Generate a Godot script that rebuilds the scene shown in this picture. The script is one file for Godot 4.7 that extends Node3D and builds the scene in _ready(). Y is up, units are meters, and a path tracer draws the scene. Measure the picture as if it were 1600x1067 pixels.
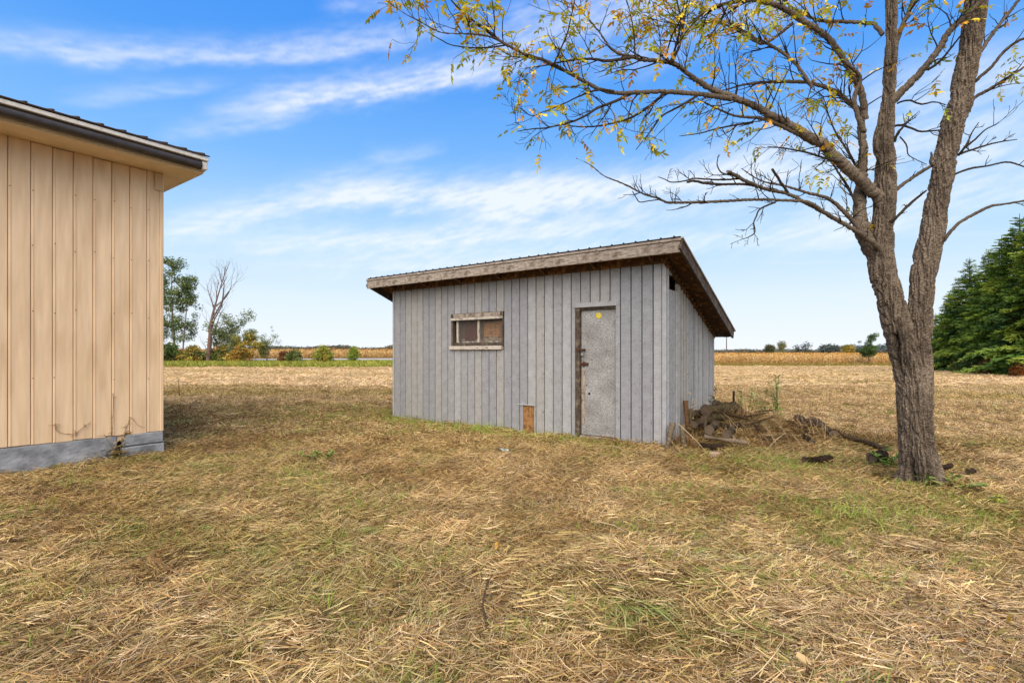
extends Node3D

# ---------------------------------------------------------------- helpers
class Buf:
	var v := PackedVector3Array()
	var n := PackedVector3Array()
	var uv := PackedVector2Array()
	var c := PackedColorArray()
	var i := PackedInt32Array()
	func tri(a: Vector3, b: Vector3, d: Vector3, out: Vector3, ua := Vector2.ZERO, ub := Vector2.ZERO, ud := Vector2.ZERO, col := Color.WHITE) -> void:
		var k := v.size()
		var o := out.normalized()
		v.append(a); v.append(b); v.append(d)
		n.append(o); n.append(o); n.append(o)
		uv.append(ua); uv.append(ub); uv.append(ud)
		c.append(col); c.append(col); c.append(col)
		i.append(k)
		if (b - a).cross(d - a).dot(out) > 0.0:
			i.append(k + 2); i.append(k + 1)
		else:
			i.append(k + 1); i.append(k + 2)
	func quad(p: Array, out: Vector3, u: Array, col := Color.WHITE) -> void:
		tri(p[0], p[1], p[2], out, u[0], u[1], u[2], col)
		tri(p[0], p[2], p[3], out, u[0], u[2], u[3], col)
	func mesh(m: Material) -> ArrayMesh:
		var a := []
		a.resize(Mesh.ARRAY_MAX)
		a[Mesh.ARRAY_VERTEX] = v
		a[Mesh.ARRAY_NORMAL] = n
		a[Mesh.ARRAY_TEX_UV] = uv
		a[Mesh.ARRAY_COLOR] = c
		a[Mesh.ARRAY_INDEX] = i
		var am := ArrayMesh.new()
		am.add_surface_from_arrays(Mesh.PRIMITIVE_TRIANGLES, a)
		am.surface_set_material(0, m)
		return am

var R := RandomNumberGenerator.new()
var nz := FastNoiseLite.new()
var nfine := FastNoiseLite.new()
var nbark := FastNoiseLite.new()
var M := {}
var taken := {}
var clefts := []   # trunk seams, carved in and coloured darker: both ends, half-width, depth

func numbered(s: String) -> String:
	var k: int = taken.get(s, 0)
	taken[s] = k + 1
	return s if k == 0 else "%s_%03d" % [s, k]

func tag(o: Node, label: String, category := "", group := "", kind := "") -> void:
	if label != "": o.set_meta("label", label)
	if category != "": o.set_meta("category", category)
	if group != "": o.set_meta("group", group)
	if kind != "": o.set_meta("kind", kind)

func thing(called: String, label: String, category: String, at := Vector3.ZERO, turn := 0.0, group := "", kind := "") -> Node3D:
	var o := Node3D.new()
	o.name = numbered(called)
	o.position = at
	o.rotation.y = turn
	add_child(o, true)
	tag(o, label, category, group, kind)
	return o

func part(called: String, b: Buf, m: Material, parent: Node, kind := "") -> MeshInstance3D:
	var o := MeshInstance3D.new()
	o.mesh = b.mesh(m)
	return hang(called, o, parent, kind)

func hang(called: String, o: Node3D, parent: Node, kind := "") -> Node3D:
	if parent == self:
		o.name = numbered(called)
	else:
		var k := 0
		while parent.has_node(called if k == 0 else "%s_%03d" % [called, k]): k += 1
		o.name = called if k == 0 else "%s_%03d" % [called, k]
	parent.add_child(o, true)
	if kind != "": o.set_meta("kind", kind)
	return o

func shared(called: String, m: Mesh, xf: Transform3D, parent: Node) -> MeshInstance3D:
	var o := MeshInstance3D.new()
	o.mesh = m
	o.transform = xf
	return hang(called, o, parent)

func multi(called: String, m: Mesh, xfs: Array, cols: Array, parent: Node, kind := "stuff") -> MultiMeshInstance3D:
	var mm := MultiMesh.new()
	mm.transform_format = MultiMesh.TRANSFORM_3D
	mm.use_colors = true
	mm.mesh = m
	mm.instance_count = xfs.size()
	for k in xfs.size():
		mm.set_instance_transform(k, xfs[k])
		mm.set_instance_color(k, cols[k])
	var o := MultiMeshInstance3D.new()
	o.multimesh = mm
	return hang(called, o, parent, kind)

func box(b: Buf, xf: Transform3D, size: Vector3, bev := 0.004, col := Color.WHITE, off := 0.0) -> void:
	var h := size * 0.5
	var e: float = minf(bev, 0.45 * minf(size.x, minf(size.y, size.z)))
	var l := size.max_axis_index()
	var pt := func(ax: int, s: Vector3) -> Vector3:
		var p := Vector3((h.x - e) * s.x, (h.y - e) * s.y, (h.z - e) * s.z)
		p[ax] = h[ax] * s[ax]
		return p
	var uvof := func(p: Vector3, ax: int) -> Vector2:
		if ax == l:
			return Vector2(p[(l + 1) % 3] + off, p[(l + 2) % 3] + off * 1.7)
		var o := 3 - ax - l
		return Vector2(p[l] + off, p[o] + off * 1.7 + ax * 0.31)
	for ax in 3:
		var j := (ax + 1) % 3
		var k := (ax + 2) % 3
		for s in [-1.0, 1.0]:
			var ps := []
			var us := []
			for q in [[-1.0, -1.0], [1.0, -1.0], [1.0, 1.0], [-1.0, 1.0]]:
				var sg := Vector3.ZERO
				sg[ax] = s; sg[j] = q[0]; sg[k] = q[1]
				var p: Vector3 = pt.call(ax, sg)
				ps.append(xf * p)
				us.append(uvof.call(p, ax))
			var out := Vector3.ZERO
			out[ax] = s
			b.quad(ps, xf.basis * out, us, col)
		if e <= 0.0: continue
		for s in [-1.0, 1.0]:
			for t in [-1.0, 1.0]:
				var ps := []
				var us := []
				for q in [[ax, -1.0], [ax, 1.0], [j, 1.0], [j, -1.0]]:
					var sg := Vector3.ZERO
					sg[ax] = s; sg[j] = t; sg[k] = q[1]
					var p: Vector3 = pt.call(q[0], sg)
					ps.append(xf * p)
					us.append(uvof.call(p, ax if ax != l else j))
				var out := Vector3.ZERO
				out[ax] = s; out[j] = t
				b.quad(ps, xf.basis * out, us, col)
	if e > 0.0:
		for sx in [-1.0, 1.0]:
			for sy in [-1.0, 1.0]:
				for sz in [-1.0, 1.0]:
					var sg := Vector3(sx, sy, sz)
					b.tri(xf * pt.call(0, sg), xf * pt.call(1, sg), xf * pt.call(2, sg), xf.basis * sg, Vector2.ZERO, Vector2.ZERO, Vector2.ZERO, col)

func bx(b: Buf, lo: Vector3, hi: Vector3, bev := 0.004, col := Color.WHITE, off := 0.0) -> void:
	box(b, Transform3D(Basis(), (lo + hi) * 0.5), hi - lo, bev, col, off)

# a smooth path through points with radii: [points, radii]
func smooth(p: Array, r: Array, step: float) -> Array:
	var op := []
	var orr := []
	for k in p.size() - 1:
		var a: Vector3 = p[maxi(k - 1, 0)]
		var b: Vector3 = p[k]
		var c: Vector3 = p[k + 1]
		var d: Vector3 = p[mini(k + 2, p.size() - 1)]
		var m := maxi(1, int(b.distance_to(c) / step))
		for q in m:
			var t := float(q) / m
			op.append(b.cubic_interpolate(c, a, d, t))
			orr.append(lerpf(r[k], r[k + 1], t))
	op.append(p[-1]); orr.append(r[-1])
	return [op, orr]

# a tube along a path, its skin pushed in and out by bark fissures where amp > 0
func tube(b: Buf, p: Array, r: Array, sides: int, amp := 0.0, col := Color.WHITE, cap := true, flare := 0.0, lump := 0.0) -> void:
	var np := p.size()
	var k0 := b.v.size()
	var x := Vector3.ZERO
	var along := 0.0
	for k in np:
		var t: Vector3 = (p[mini(k + 1, np - 1)] - p[maxi(k - 1, 0)]).normalized()
		if k == 0:
			x = t.cross(Vector3(0.31, 0.2, 0.93)).normalized()
		else:
			x = (x - t * x.dot(t)).normalized()
			along += p[k].distance_to(p[k - 1])
		var y := t.cross(x)
		for j in sides + 1:
			var a := TAU * (j % sides) / sides
			var dir := x * cos(a) + y * sin(a)
			var rad: float = r[k]
			var cc := col
			if amp > 0.0:
				var q: Vector3 = p[k] + dir * rad
				var wv := 0.03 * nz.get_noise_3d(q.x * 4.0, q.y * 3.0, q.z * 4.0)
				var f := nbark.get_noise_3d((q.x + wv) * 19.0, q.y * 1.5, (q.z - wv) * 19.0)
				var g := nbark.get_noise_3d(q.x * 44.0 + 40.0, q.y * 7.0, q.z * 44.0)
				rad -= amp * smoothstep(-0.1, 0.75, f) - amp * 0.12 * g
				rad *= 1.0 + lump * nz.get_noise_3d(q.x * 2.2, q.y * 1.4, q.z * 2.2)
				var tone := 1.0 + 0.2 * g + 0.5 * nz.get_noise_3d(q.x * 3.0, q.y * 2.0 + 9.0, q.z * 3.0)
				cc = Color(col.r * tone, col.g * tone, col.b * (tone * 0.98))
				for e in clefts:
					var h := Geometry3D.get_closest_point_to_segment(q, e[0], e[1])
					var dd := q.distance_to(h)
					if dd < e[2] * 2.5:
						var k2 := exp(-pow(dd / e[2], 2.0)) * (0.75 + 0.6 * f)
						rad -= e[3] * k2
						cc = cc.lerp(Color(0.045, 0.032, 0.024), clampf(k2 * 0.9, 0.0, 0.85))
			if flare > 0.0:
				rad *= 1.0 + flare * exp(-along * 5.0) * (1.0 + 0.5 * sin(a * 5.0 + 1.0) + 0.3 * sin(a * 3.0))
			b.v.append(p[k] + dir * rad)
			b.n.append(dir)
			b.uv.append(Vector2(float(j) / sides * maxf(1.0, roundf(r[0] * 9.0)), along * 1.4))
			b.c.append(cc)
	var w := sides + 1
	if amp > 0.0:
		var nn := PackedVector3Array()
		for k in np:
			for j in w:
				var jj := j % sides
				var u: Vector3 = b.v[k0 + k * w + (jj + 1) % sides] - b.v[k0 + k * w + (jj + sides - 1) % sides]
				var s: Vector3 = b.v[k0 + mini(k + 1, np - 1) * w + jj] - b.v[k0 + maxi(k - 1, 0) * w + jj]
				var m := u.cross(s).normalized()
				if m == Vector3.ZERO: m = b.n[k0 + k * w + j]
				nn.append(m if m.dot(b.n[k0 + k * w + j]) > 0.0 else -m)
		for q in nn.size(): b.n[k0 + q] = nn[q]
	for k in np - 1:
		for j in sides:
			var a := k0 + k * w + j
			b.i.append_array([a, a + 1, a + w, a + 1, a + w + 1, a + w])
	var facing := 0.0
	var mid := mini(np - 2, np / 2)
	for j in sides:
		var a := k0 + mid * w + j
		facing += (b.v[a + 1] - b.v[a]).cross(b.v[a + w] - b.v[a]).normalized().dot((b.v[a] - p[mid]).normalized())
	if facing > 0.0:
		var s0 := b.i.size() - (np - 1) * sides * 6
		for q in range(s0, b.i.size(), 3):
			var h := b.i[q + 1]
			b.i[q + 1] = b.i[q + 2]
			b.i[q + 2] = h
	if cap:
		for e in [0, np - 1]:
			var out: Vector3 = (p[0] - p[1]) if e == 0 else (p[np - 1] - p[np - 2])
			for j in sides:
				b.tri(p[e], b.v[k0 + e * w + j], b.v[k0 + e * w + (j + 1) % sides], out, Vector2.ZERO, Vector2.ZERO, Vector2.ZERO, col)

func disc(b: Buf, c: Vector3, out: Vector3, r: float, sides: int, col := Color.WHITE) -> void:
	var x := out.cross(Vector3(0.3, 0.9, 0.2)).normalized()
	var y := out.cross(x).normalized()
	for j in sides:
		var a := TAU * j / sides
		var d := TAU * (j + 1) / sides
		b.tri(c, c + (x * cos(a) + y * sin(a)) * r, c + (x * cos(d) + y * sin(d)) * r, out, Vector2(0.5, 0.5), Vector2(0.5 + 0.5 * cos(a), 0.5 + 0.5 * sin(a)), Vector2(0.5 + 0.5 * cos(d), 0.5 + 0.5 * sin(d)), col)

# a bent, tapering blade
func blade(b: Buf, base: Vector3, dir: Vector3, up: Vector3, length: float, width: float, rise: float, droop: float, side_bend: float, col: Color, roll := 0.0) -> void:
	var side := dir.cross(up).normalized()
	var s := side.rotated(dir, roll)
	if s.cross(dir).dot(up) < 0.0: s = -s
	var k := b.v.size()
	var ts := [0.0, 0.35, 0.7, 1.0]
	var ws := [0.75, 1.0, 0.7, 0.0]
	var prev := base
	for q in 4:
		var t: float = ts[q]
		var p := base + dir * (length * t) + up * (rise * t - droop * t * t) + side * (side_bend * t * t)
		var fwd := (p - prev) if q > 0 else dir
		prev = p
		var nn := s.cross(fwd).normalized()
		var wv: float = ws[q] * width * 0.5
		if q < 3:
			b.v.append(p - s * wv); b.v.append(p + s * wv)
			for e in 2:
				b.n.append(nn); b.uv.append(Vector2(e, t)); b.c.append(col)
		else:
			b.v.append(p); b.n.append(nn); b.uv.append(Vector2(0.5, 1)); b.c.append(col)
	b.i.append_array([k, k + 2, k + 1, k + 1, k + 2, k + 3, k + 2, k + 4, k + 3, k + 3, k + 4, k + 5, k + 4, k + 6, k + 5])

func lin(r: float, g: float, bl: float) -> Color:
	return Color(r, g, bl).linear_to_srgb()

func mat(col: Color, rough := 0.85, vc := false, spec := 0.3) -> StandardMaterial3D:
	var m := StandardMaterial3D.new()
	m.albedo_color = col.linear_to_srgb()
	m.roughness = rough
	m.metallic_specular = spec
	m.vertex_color_use_as_albedo = vc
	return m

func noise_tex(sd: int, freq: float, lo: Color, hi: Color, type := FastNoiseLite.TYPE_SIMPLEX_SMOOTH, oct := 4, size := 512, mid := 0.5, hard := 1.0) -> NoiseTexture2D:
	var f := FastNoiseLite.new()
	f.seed = sd
	f.frequency = freq
	f.noise_type = type
	f.fractal_octaves = oct
	var t := NoiseTexture2D.new()
	t.width = size; t.height = size
	t.seamless = true
	t.noise = f
	var g := Gradient.new()
	g.set_offset(0, 0.5 - 0.5 / hard)
	g.set_offset(1, 0.5 + 0.5 / hard)
	g.set_color(0, lo.linear_to_srgb())
	g.set_color(1, hi.linear_to_srgb())
	g.add_point(mid, lo.lerp(hi, 0.5).linear_to_srgb())
	t.color_ramp = g
	return t

func bump_tex(sd: int, freq: float, oct := 4, size := 512) -> NoiseTexture2D:
	var f := FastNoiseLite.new()
	f.seed = sd
	f.frequency = freq
	f.fractal_octaves = oct
	var t := NoiseTexture2D.new()
	t.width = size; t.height = size
	t.seamless = true
	t.noise = f
	return t

func triplanar(m: StandardMaterial3D, sc: Vector3) -> StandardMaterial3D:
	m.uv1_triplanar = true
	m.uv1_world_triplanar = true
	m.uv1_scale = sc
	m.albedo_color = Color.WHITE
	return m

# weathered wood: long grain, cracks, knots
func wood_tex(sd: int, a: Color, b: Color, stain: Color, stained: float) -> ImageTexture:
	var w := 512
	var h := 256
	var im := Image.create_empty(w, h, false, Image.FORMAT_RGB8)
	var f := FastNoiseLite.new()
	f.seed = sd
	f.frequency = 1.0
	for y in h:
		for x in w:
			var u := TAU * x / w
			var cx := cos(u) * 0.8
			var cy := sin(u) * 0.8
			var vv := y * 0.16
			var g := f.get_noise_3d(cx, cy, vv * 0.55) * 0.5 + 0.5
			var fine := f.get_noise_3d(cx * 2.0 + 7.0, cy * 2.0, vv * 2.4)
			var st := smoothstep(0.62 - stained, 0.95 - stained, f.get_noise_3d(cx * 1.6 + 31.0, cy * 1.6, vv * 0.09) * 0.5 + 0.5)
			var c := a.lerp(b, clampf(g + fine * 0.5, 0.0, 1.0)).lerp(stain, st * 0.8)
			var crack := f.get_noise_3d(cx * 1.2 + 90.0, cy * 1.2, vv * 1.1)
			c = c.lerp(b * 0.3, smoothstep(0.30, 0.42, crack))
			im.set_pixel(x, y, c.linear_to_srgb())
	return ImageTexture.create_from_image(im)

# ---------------------------------------------------------------- ground form
const SHED_TURN := -0.6329
const SHED_AT := Vector3(2.30, 0, -7.62)
const BARN_AT := Vector3(-5.0, 0, -7.27)

func bell(x: float, z: float, cx: float, cz: float, r: float) -> float:
	return exp(-((x - cx) * (x - cx) + (z - cz) * (z - cz)) / (r * r))

func to_line(x: float, z: float, ax: float, az: float, bx_: float, bz: float) -> float:
	var d := Vector2(bx_ - ax, bz - az)
	var p := Vector2(x - ax, z - az)
	return (p - d * clampf(p.dot(d) / d.length_squared(), 0.0, 1.0)).length()

func base_h(x: float, z: float) -> float:
	var d := -z
	return -0.8 * smoothstep(14.0, 88.0, d) * smoothstep(-6.0, 16.0, x)

func ground_h(x: float, z: float) -> float:
	var h := base_h(x, z)
	var far := clampf((-z - 10.0) / 30.0, 0.0, 1.0)
	h += 0.03 * nz.get_noise_2d(x * 1.1, z * 1.1) + (0.034 * nz.get_noise_2d(x * 3.6, z * 3.6 + 50.0) + 0.012 * nz.get_noise_2d(x * 9.0, z * 9.0)) * (1.0 - far)
	h += 0.07 * nz.get_noise_2d(x * 0.12, z * 0.35 + 70.0) * clampf((-z - 9.0) / 8.0, 0.0, 1.0)
	var yard := (1.0 - clampf((-z - 11.0) / 4.0, 0.0, 1.0))
	var ax := x * 0.86 + z * 0.5
	var az := z * 0.86 - x * 0.5
	h -= 0.045 * yard
	h += yard * (0.045 * nz.get_noise_2d(ax * 0.9 + 12.0, az * 2.4) + 0.03 * maxf(0.0, nz.get_noise_2d(x * 2.1 + 33.0, z * 2.4)))
	h += 0.15 * bell(x, z, 0.72, -3.25, 0.42) + 0.07 * bell(x, z, 1.25, -2.9, 0.45)
	h += 0.34 * bell(x, z, 3.45, -8.4, 0.62) + 0.14 * bell(x, z, 4.2, -8.3, 0.6)
	h += 0.10 * exp(-pow(to_line(x, z, 4.4, -8.5, 6.0, -7.2) / 0.4, 2.0))
	h += 0.12 * bell(x, z, -4.05, -10.6, 0.35)
	return h

# how far a place is hayfield (1) and not yard (0)
func field_at(x: float, z: float) -> float:
	var d := -z
	var w := nz.get_noise_2d(x * 0.8, z * 0.8 + 300.0)
	var left := smoothstep(12.2, 14.8, d + w * 1.6)
	var right := smoothstep(0.0, 1.0, x - 5.4 + w * 0.7 - 0.4 * (d - 8.0) * (1.0 if d < 8.0 else -1.0) * 0.6) * smoothstep(4.2, 5.4, d)
	return maxf(left, right)

func green_at(x: float, z: float) -> float:
	var g := 0.16 + 0.75 * nz.get_noise_2d(x * 0.75 + 20.0, z * 0.75) + 0.35 * nz.get_noise_2d(x * 2.3, z * 2.3 + 11.0)
	g += 0.55 * exp(-pow(to_line(x, z, 2.0, -3.9, 4.3, -4.5) / 0.75, 2.0))
	g += 0.45 * bell(x, z, 3.4, -6.4, 1.1)
	g += 0.36 * bell(x, z, -3.4, -6.2, 1.6) + 0.40 * bell(x, z, -1.6, -3.5, 1.5)
	g += 0.75 * exp(-pow(to_line(x, z, -2.9, -11.0, 1.7, -7.5) / 0.28, 2.0))
	g += 0.22 * bell(x, z, -3.6, -12.0, 2.0)
	g -= 0.5 * bell(x, z, 2.4, -2.7, 1.1) + 0.35 * bell(x, z, -0.4, -6.0, 1.6)
	return clampf(g * (1.0 - 0.85 * field_at(x, z)), 0.0, 1.0)

# which way the mown blades lie
func lie_at(x: float, z: float) -> float:
	return 0.45 - 0.28 * x * smoothstep(-1.0, 2.5, x) + 1.3 * nz.get_noise_2d(x * 0.45 + 80.0, z * 0.45) + 0.8 * nz.get_noise_2d(x * 1.6, z * 1.6 - 40.0)

func straw_tint(x: float, z: float) -> Color:
	var f := field_at(x, z)
	var d := -z
	var band := nz.get_noise_2d(x * 0.16 + 5.0, z * 0.75 + 17.0) + 0.5 * nz.get_noise_2d(x * 0.6, z * 1.9 + 7.0)
	var c := Color(0.95, 0.85, 0.72).lerp(Color(1.13, 1.04, 0.98), f)
	var dark := smoothstep(0.05, 0.5, band) * f * 0.6
	c = c.lerp(Color(0.62, 0.52, 0.34), dark)
	var wide := smoothstep(0.0, 0.5, nz.get_noise_2d(x * 0.07 + 31.0, z * 0.22 + 4.0))
	c = c.lerp(Color(0.76, 0.72, 0.44), wide * f * 0.75)
	c = c.lerp(Color(0.60, 0.47, 0.34), (1.0 - f) * 0.7 * smoothstep(-0.02, 0.40, nz.get_noise_2d(x * 0.5 + 140.0, z * 0.7 + 3.0)))
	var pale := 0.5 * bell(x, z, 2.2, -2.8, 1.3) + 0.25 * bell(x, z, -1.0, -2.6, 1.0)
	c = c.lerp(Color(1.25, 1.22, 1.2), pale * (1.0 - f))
	var blotch := nz.get_noise_2d(x * 1.3 + 60.0, z * 1.3)
	c = Color(c.r * 1.03 * (1.0 + 0.42 * blotch), c.g * 1.06 * (1.0 + 0.44 * blotch), c.b * 1.12 * (1.0 + 0.46 * blotch))
	c.a = 1.0
	return c

func inside_building(x: float, z: float) -> bool:
	var q := Vector3(x, 0, z)
	var s := (q - SHED_AT).rotated(Vector3.UP, -SHED_TURN)
	if s.x > -6.14 and s.x < 0.02 and s.z < 0.0 and s.z > -2.67: return true
	var bq := (q - BARN_AT).rotated(Vector3.UP, -SHED_TURN)
	if bq.x < 0.0 and bq.z > -0.02 and bq.z < 6.5: return true
	return Vector2(x - 4.465, z + 5.59).length() < 0.27

# ---------------------------------------------------------------- sky
func make_sky() -> PanoramaSkyMaterial:
	var w := 2560
	var h := 1280
	var im := Image.create_empty(w, h, false, Image.FORMAT_RGBF)
	var f := FastNoiseLite.new()
	f.seed = 5
	f.frequency = 1.0
	f.fractal_octaves = 5
	f.fractal_gain = 0.58
	# air, by height in degrees
	var g := Gradient.new()
	g.offsets = PackedFloat32Array([0.0, 0.06, 0.13, 0.22, 0.31, 0.42, 0.6, 1.0])
	g.colors = PackedColorArray([Color(0.57, 0.60, 0.64), Color(0.48, 0.56, 0.635), Color(0.295, 0.455, 0.62), Color(0.135, 0.315, 0.61), Color(0.060, 0.225, 0.59), Color(0.030, 0.17, 0.56), Color(0.026, 0.145, 0.48), Color(0.026, 0.125, 0.41)])
	# long cirrus streaks: azimuth and height of both ends in degrees, half-width, strength
	var streaks := [
		[-26.5, 23.6, 0.0, 29.6, 1.25, 0.9], [-50.0, 21.6, -8.0, 32.2, 0.9, 0.6], [-20.0, 32.5, -10.0, 34.0, 0.9, 0.3], [-34.0, 19.5, -23.0, 22.6, 0.8, 0.35], [-41.0, 20.5, -30.0, 24.5, 0.6, 0.3], [-31.0, 22.0, -22.0, 24.6, 0.6, 0.35],
		[-35.0, 10.9, -14.0, 17.2, 1.3, 0.8], [-20.0, 16.2, 10.0, 17.6, 1.5, 0.85], [-6.0, 15.2, 27.0, 18.2, 1.8, 0.9], [-30.0, 10.6, 20.0, 14.4, 1.2, 0.75], [-24.0, 9.0, 34.0, 11.8, 1.5, 0.6], [20.0, 16.5, 47.0, 18.0, 2.4, 0.7], [28.0, 10.5, 52.0, 14.0, 2.0, 0.6],
		[-2.0, 31.0, 26.0, 36.0, 2.4, 0.55], [10.0, 29.0, 40.0, 33.0, 1.8, 0.4], [34.0, 22.0, 50.0, 21.0, 1.6, 0.5], [-16.0, 20.2, -8.0, 21.4, 0.7, 0.25],
		[70.0, 20.0, 120.0, 27.0, 2.0, 0.7], [-120.0, 18.0, -70.0, 26.0, 1.9, 0.7], [150.0, 22.0, 200.0, 30.0, 2.0, 0.7], [-170.0, 12.0, -110.0, 15.0, 2.0, 0.7], [80.0, 11.0, 150.0, 14.0, 2.0, 0.7]]
	for y in h / 2 + 2:
		var el := (0.5 - (y + 0.5) / h) * 180.0
		var air := g.sample(clampf(el / 90.0, 0.0, 1.0))
		var tall := 1.0 / maxf(0.05, sin(deg_to_rad(maxf(el, 2.5))))
		for x in w:
			var c := air
			if el > 0.5 and el < 60.0:
				var az := fposmod((x + 0.5) / w * 360.0 + 180.0, 360.0) - 180.0   # the middle of the frame is the left edge of the panorama
				var k := 0.0
				for s in streaks:
					var a: float = az
					if a < s[0] - 180.0: a += 360.0
					if a < s[0] - 12.0 or a > s[2] + 12.0: continue
					var t: float = (a - s[0]) / (s[2] - s[0])
					var mid: float = lerpf(s[1], s[3], t)
					if absf(el - mid) > s[4] * 3.5: continue
					var ends: float = smoothstep(-0.18, 0.22, t) * smoothstep(1.2, 0.75, t)
					var n1 := f.get_noise_3d(a * 0.12, el * 0.3 - a * 0.08, s[0])
					var off: float = (el - mid + n1 * s[4] * 0.9) / s[4]
					var body: float = exp(-off * off * (0.5 if off > 0.0 else 2.0)) * ends * s[5]
					if body > 0.01:
						var n2 := f.get_noise_3d(a * 0.33, el * 1.7 - a * 0.4, s[0] + 50.0)
						k += body * clampf(0.88 + 0.85 * n2 + 0.3 * n1, 0.0, 1.2)
				var aa := deg_to_rad(az)
				var veil := f.get_noise_3d(sin(aa) * tall * 0.5, cos(aa) * tall * 1.3, 3.0)
				k += 0.16 * smoothstep(0.1, 0.6, veil) * smoothstep(3.0, 9.0, el)
				c = air.lerp(Color(0.60, 0.62, 0.645), clampf(k * 0.74, 0.0, 0.80))
			im.set_pixel(x, y, c)
	im.fill_rect(Rect2i(0, h / 2 + 2, w, h - h / 2 - 2), Color(0.34, 0.29, 0.19))
	var m := PanoramaSkyMaterial.new()
	m.panorama = ImageTexture.create_from_image(im)
	return m

func materials() -> void:
	M.blade = mat(Color.WHITE, 0.75, true, 0.25)
	M.blade.backlight_enabled = true
	M.blade.backlight = Color(0.35, 0.35, 0.3)
	M.leaf = mat(Color.WHITE, 0.6, true, 0.35)
	M.leaf.backlight_enabled = true
	M.leaf.backlight = Color(0.8, 0.8, 0.7)
	M.needle = mat(Color.WHITE, 0.6, true, 0.35)
	M.needle.backlight_enabled = true
	M.needle.backlight = Color(0.4, 0.4, 0.3)
	M.ground = mat(Color.WHITE, 0.95, true, 0.1)
	M.ground.uv1_triplanar = true
	M.ground.uv1_world_triplanar = true
	M.ground.uv1_scale = Vector3(0.9, 0.9, 0.9)
	M.ground.albedo_texture = noise_tex(3, 0.035, Color(0.35, 0.33, 0.3), Color(1, 1, 1), FastNoiseLite.TYPE_SIMPLEX, 5)
	M.metal = triplanar(mat(Color.WHITE, 0.55, false, 0.5), Vector3(2.0, 1.5, 2.0))
	M.metal.albedo_texture = noise_tex(11, 0.085, Color(0.29, 0.295, 0.31), Color(0.68, 0.69, 0.715), FastNoiseLite.TYPE_SIMPLEX, 3, 512, 0.5, 1.5)
	M.metal.metallic = 0.12
	M.metal.roughness_texture = bump_tex(12, 0.02)
	M.metal.roughness = 0.95
	M.metal.detail_enabled = true
	M.metal.detail_blend_mode = BaseMaterial3D.BLEND_MODE_MUL
	M.metal.detail_uv_layer = BaseMaterial3D.DETAIL_UV_1
	M.metal.detail_albedo = noise_tex(13, 0.006, Color(0.72, 0.70, 0.68), Color(1.0, 1.0, 1.0), FastNoiseLite.TYPE_SIMPLEX_SMOOTH, 4)
	var tones := [Color(1, 1, 1), Color(0.93, 0.93, 0.935), Color(0.97, 0.96, 0.94), Color(0.90, 0.905, 0.92)]
	M.boards = []
	for k in 4:
		var mm: StandardMaterial3D = M.metal.duplicate()
		mm.albedo_color = tones[k]
		mm.uv1_offset = Vector3(0.31, 0.17, 0.53) * k
		M.boards.append(mm)
	M.door_metal = triplanar(mat(Color.WHITE, 0.6, false, 0.5), Vector3(0.8, 0.8, 0.8))
	M.door_metal.albedo_texture = noise_tex(17, 0.075, Color(0.25, 0.245, 0.24), Color(0.56, 0.555, 0.55), FastNoiseLite.TYPE_SIMPLEX, 4, 512, 0.5, 1.7)
	M.door_metal.detail_enabled = true
	M.door_metal.detail_blend_mode = BaseMaterial3D.BLEND_MODE_MUL
	M.door_metal.detail_albedo = noise_tex(18, 0.008, Color(0.6, 0.58, 0.56), Color(1.0, 1.0, 1.0), FastNoiseLite.TYPE_SIMPLEX_SMOOTH, 5, 512, 0.5, 1.6)
	M.door_metal.metallic = 0.15
	M.tan = triplanar(mat(Color.WHITE, 0.5, false, 0.4), Vector3(1.4, 0.12, 1.4))
	M.tan.albedo_texture = noise_tex(21, 0.02, Color(0.74, 0.53, 0.33), Color(0.90, 0.66, 0.42), FastNoiseLite.TYPE_SIMPLEX_SMOOTH, 5)
	M.tan.detail_enabled = true
	M.tan.detail_blend_mode = BaseMaterial3D.BLEND_MODE_MUL
	M.tan.detail_albedo = noise_tex(26, 0.011, Color(0.80, 0.76, 0.70), Color(1.0, 1.0, 1.0), FastNoiseLite.TYPE_SIMPLEX, 6, 512, 0.42, 1.5)
	M.tan_trim = mat(Color(0.60, 0.42, 0.25), 0.55)
	M.soffit = triplanar(mat(Color.WHITE, 0.5, false, 0.4), Vector3(0.5, 0.5, 0.5))
	M.soffit.albedo_texture = noise_tex(22, 0.01, Color(0.78, 0.59, 0.36), Color(0.88, 0.70, 0.47))
	M.white = triplanar(mat(Color.WHITE, 0.5), Vector3(2, 2, 2))
	M.white.albedo_texture = noise_tex(23, 0.03, Color(0.5, 0.42, 0.33), Color(0.78, 0.74, 0.68), FastNoiseLite.TYPE_SIMPLEX_SMOOTH, 4, 256, 0.25)
	M.gutter = triplanar(mat(Color.WHITE, 0.35, false, 0.5), Vector3(1.5, 1.5, 1.5))
	M.gutter.albedo_texture = noise_tex(24, 0.02, Color(0.022, 0.018, 0.016), Color(0.075, 0.06, 0.052), FastNoiseLite.TYPE_SIMPLEX_SMOOTH, 4, 256)
	M.roof_brown = mat(Color(0.07, 0.045, 0.035), 0.5)
	M.roof_dark = mat(Color(0.05, 0.042, 0.04), 0.55)
	M.concrete = triplanar(mat(Color.WHITE, 0.9, false, 0.2), Vector3(0.8, 0.8, 0.8))
	M.concrete.albedo_texture = noise_tex(31, 0.012, Color(0.11, 0.115, 0.125), Color(0.44, 0.445, 0.45), FastNoiseLite.TYPE_SIMPLEX_SMOOTH, 6)
	M.concrete.heightmap_enabled = true
	M.concrete.heightmap_texture = bump_tex(32, 0.04)
	M.concrete.heightmap_scale = 0.6
	M.pale_wood = mat(Color.WHITE, 0.85)
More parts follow.
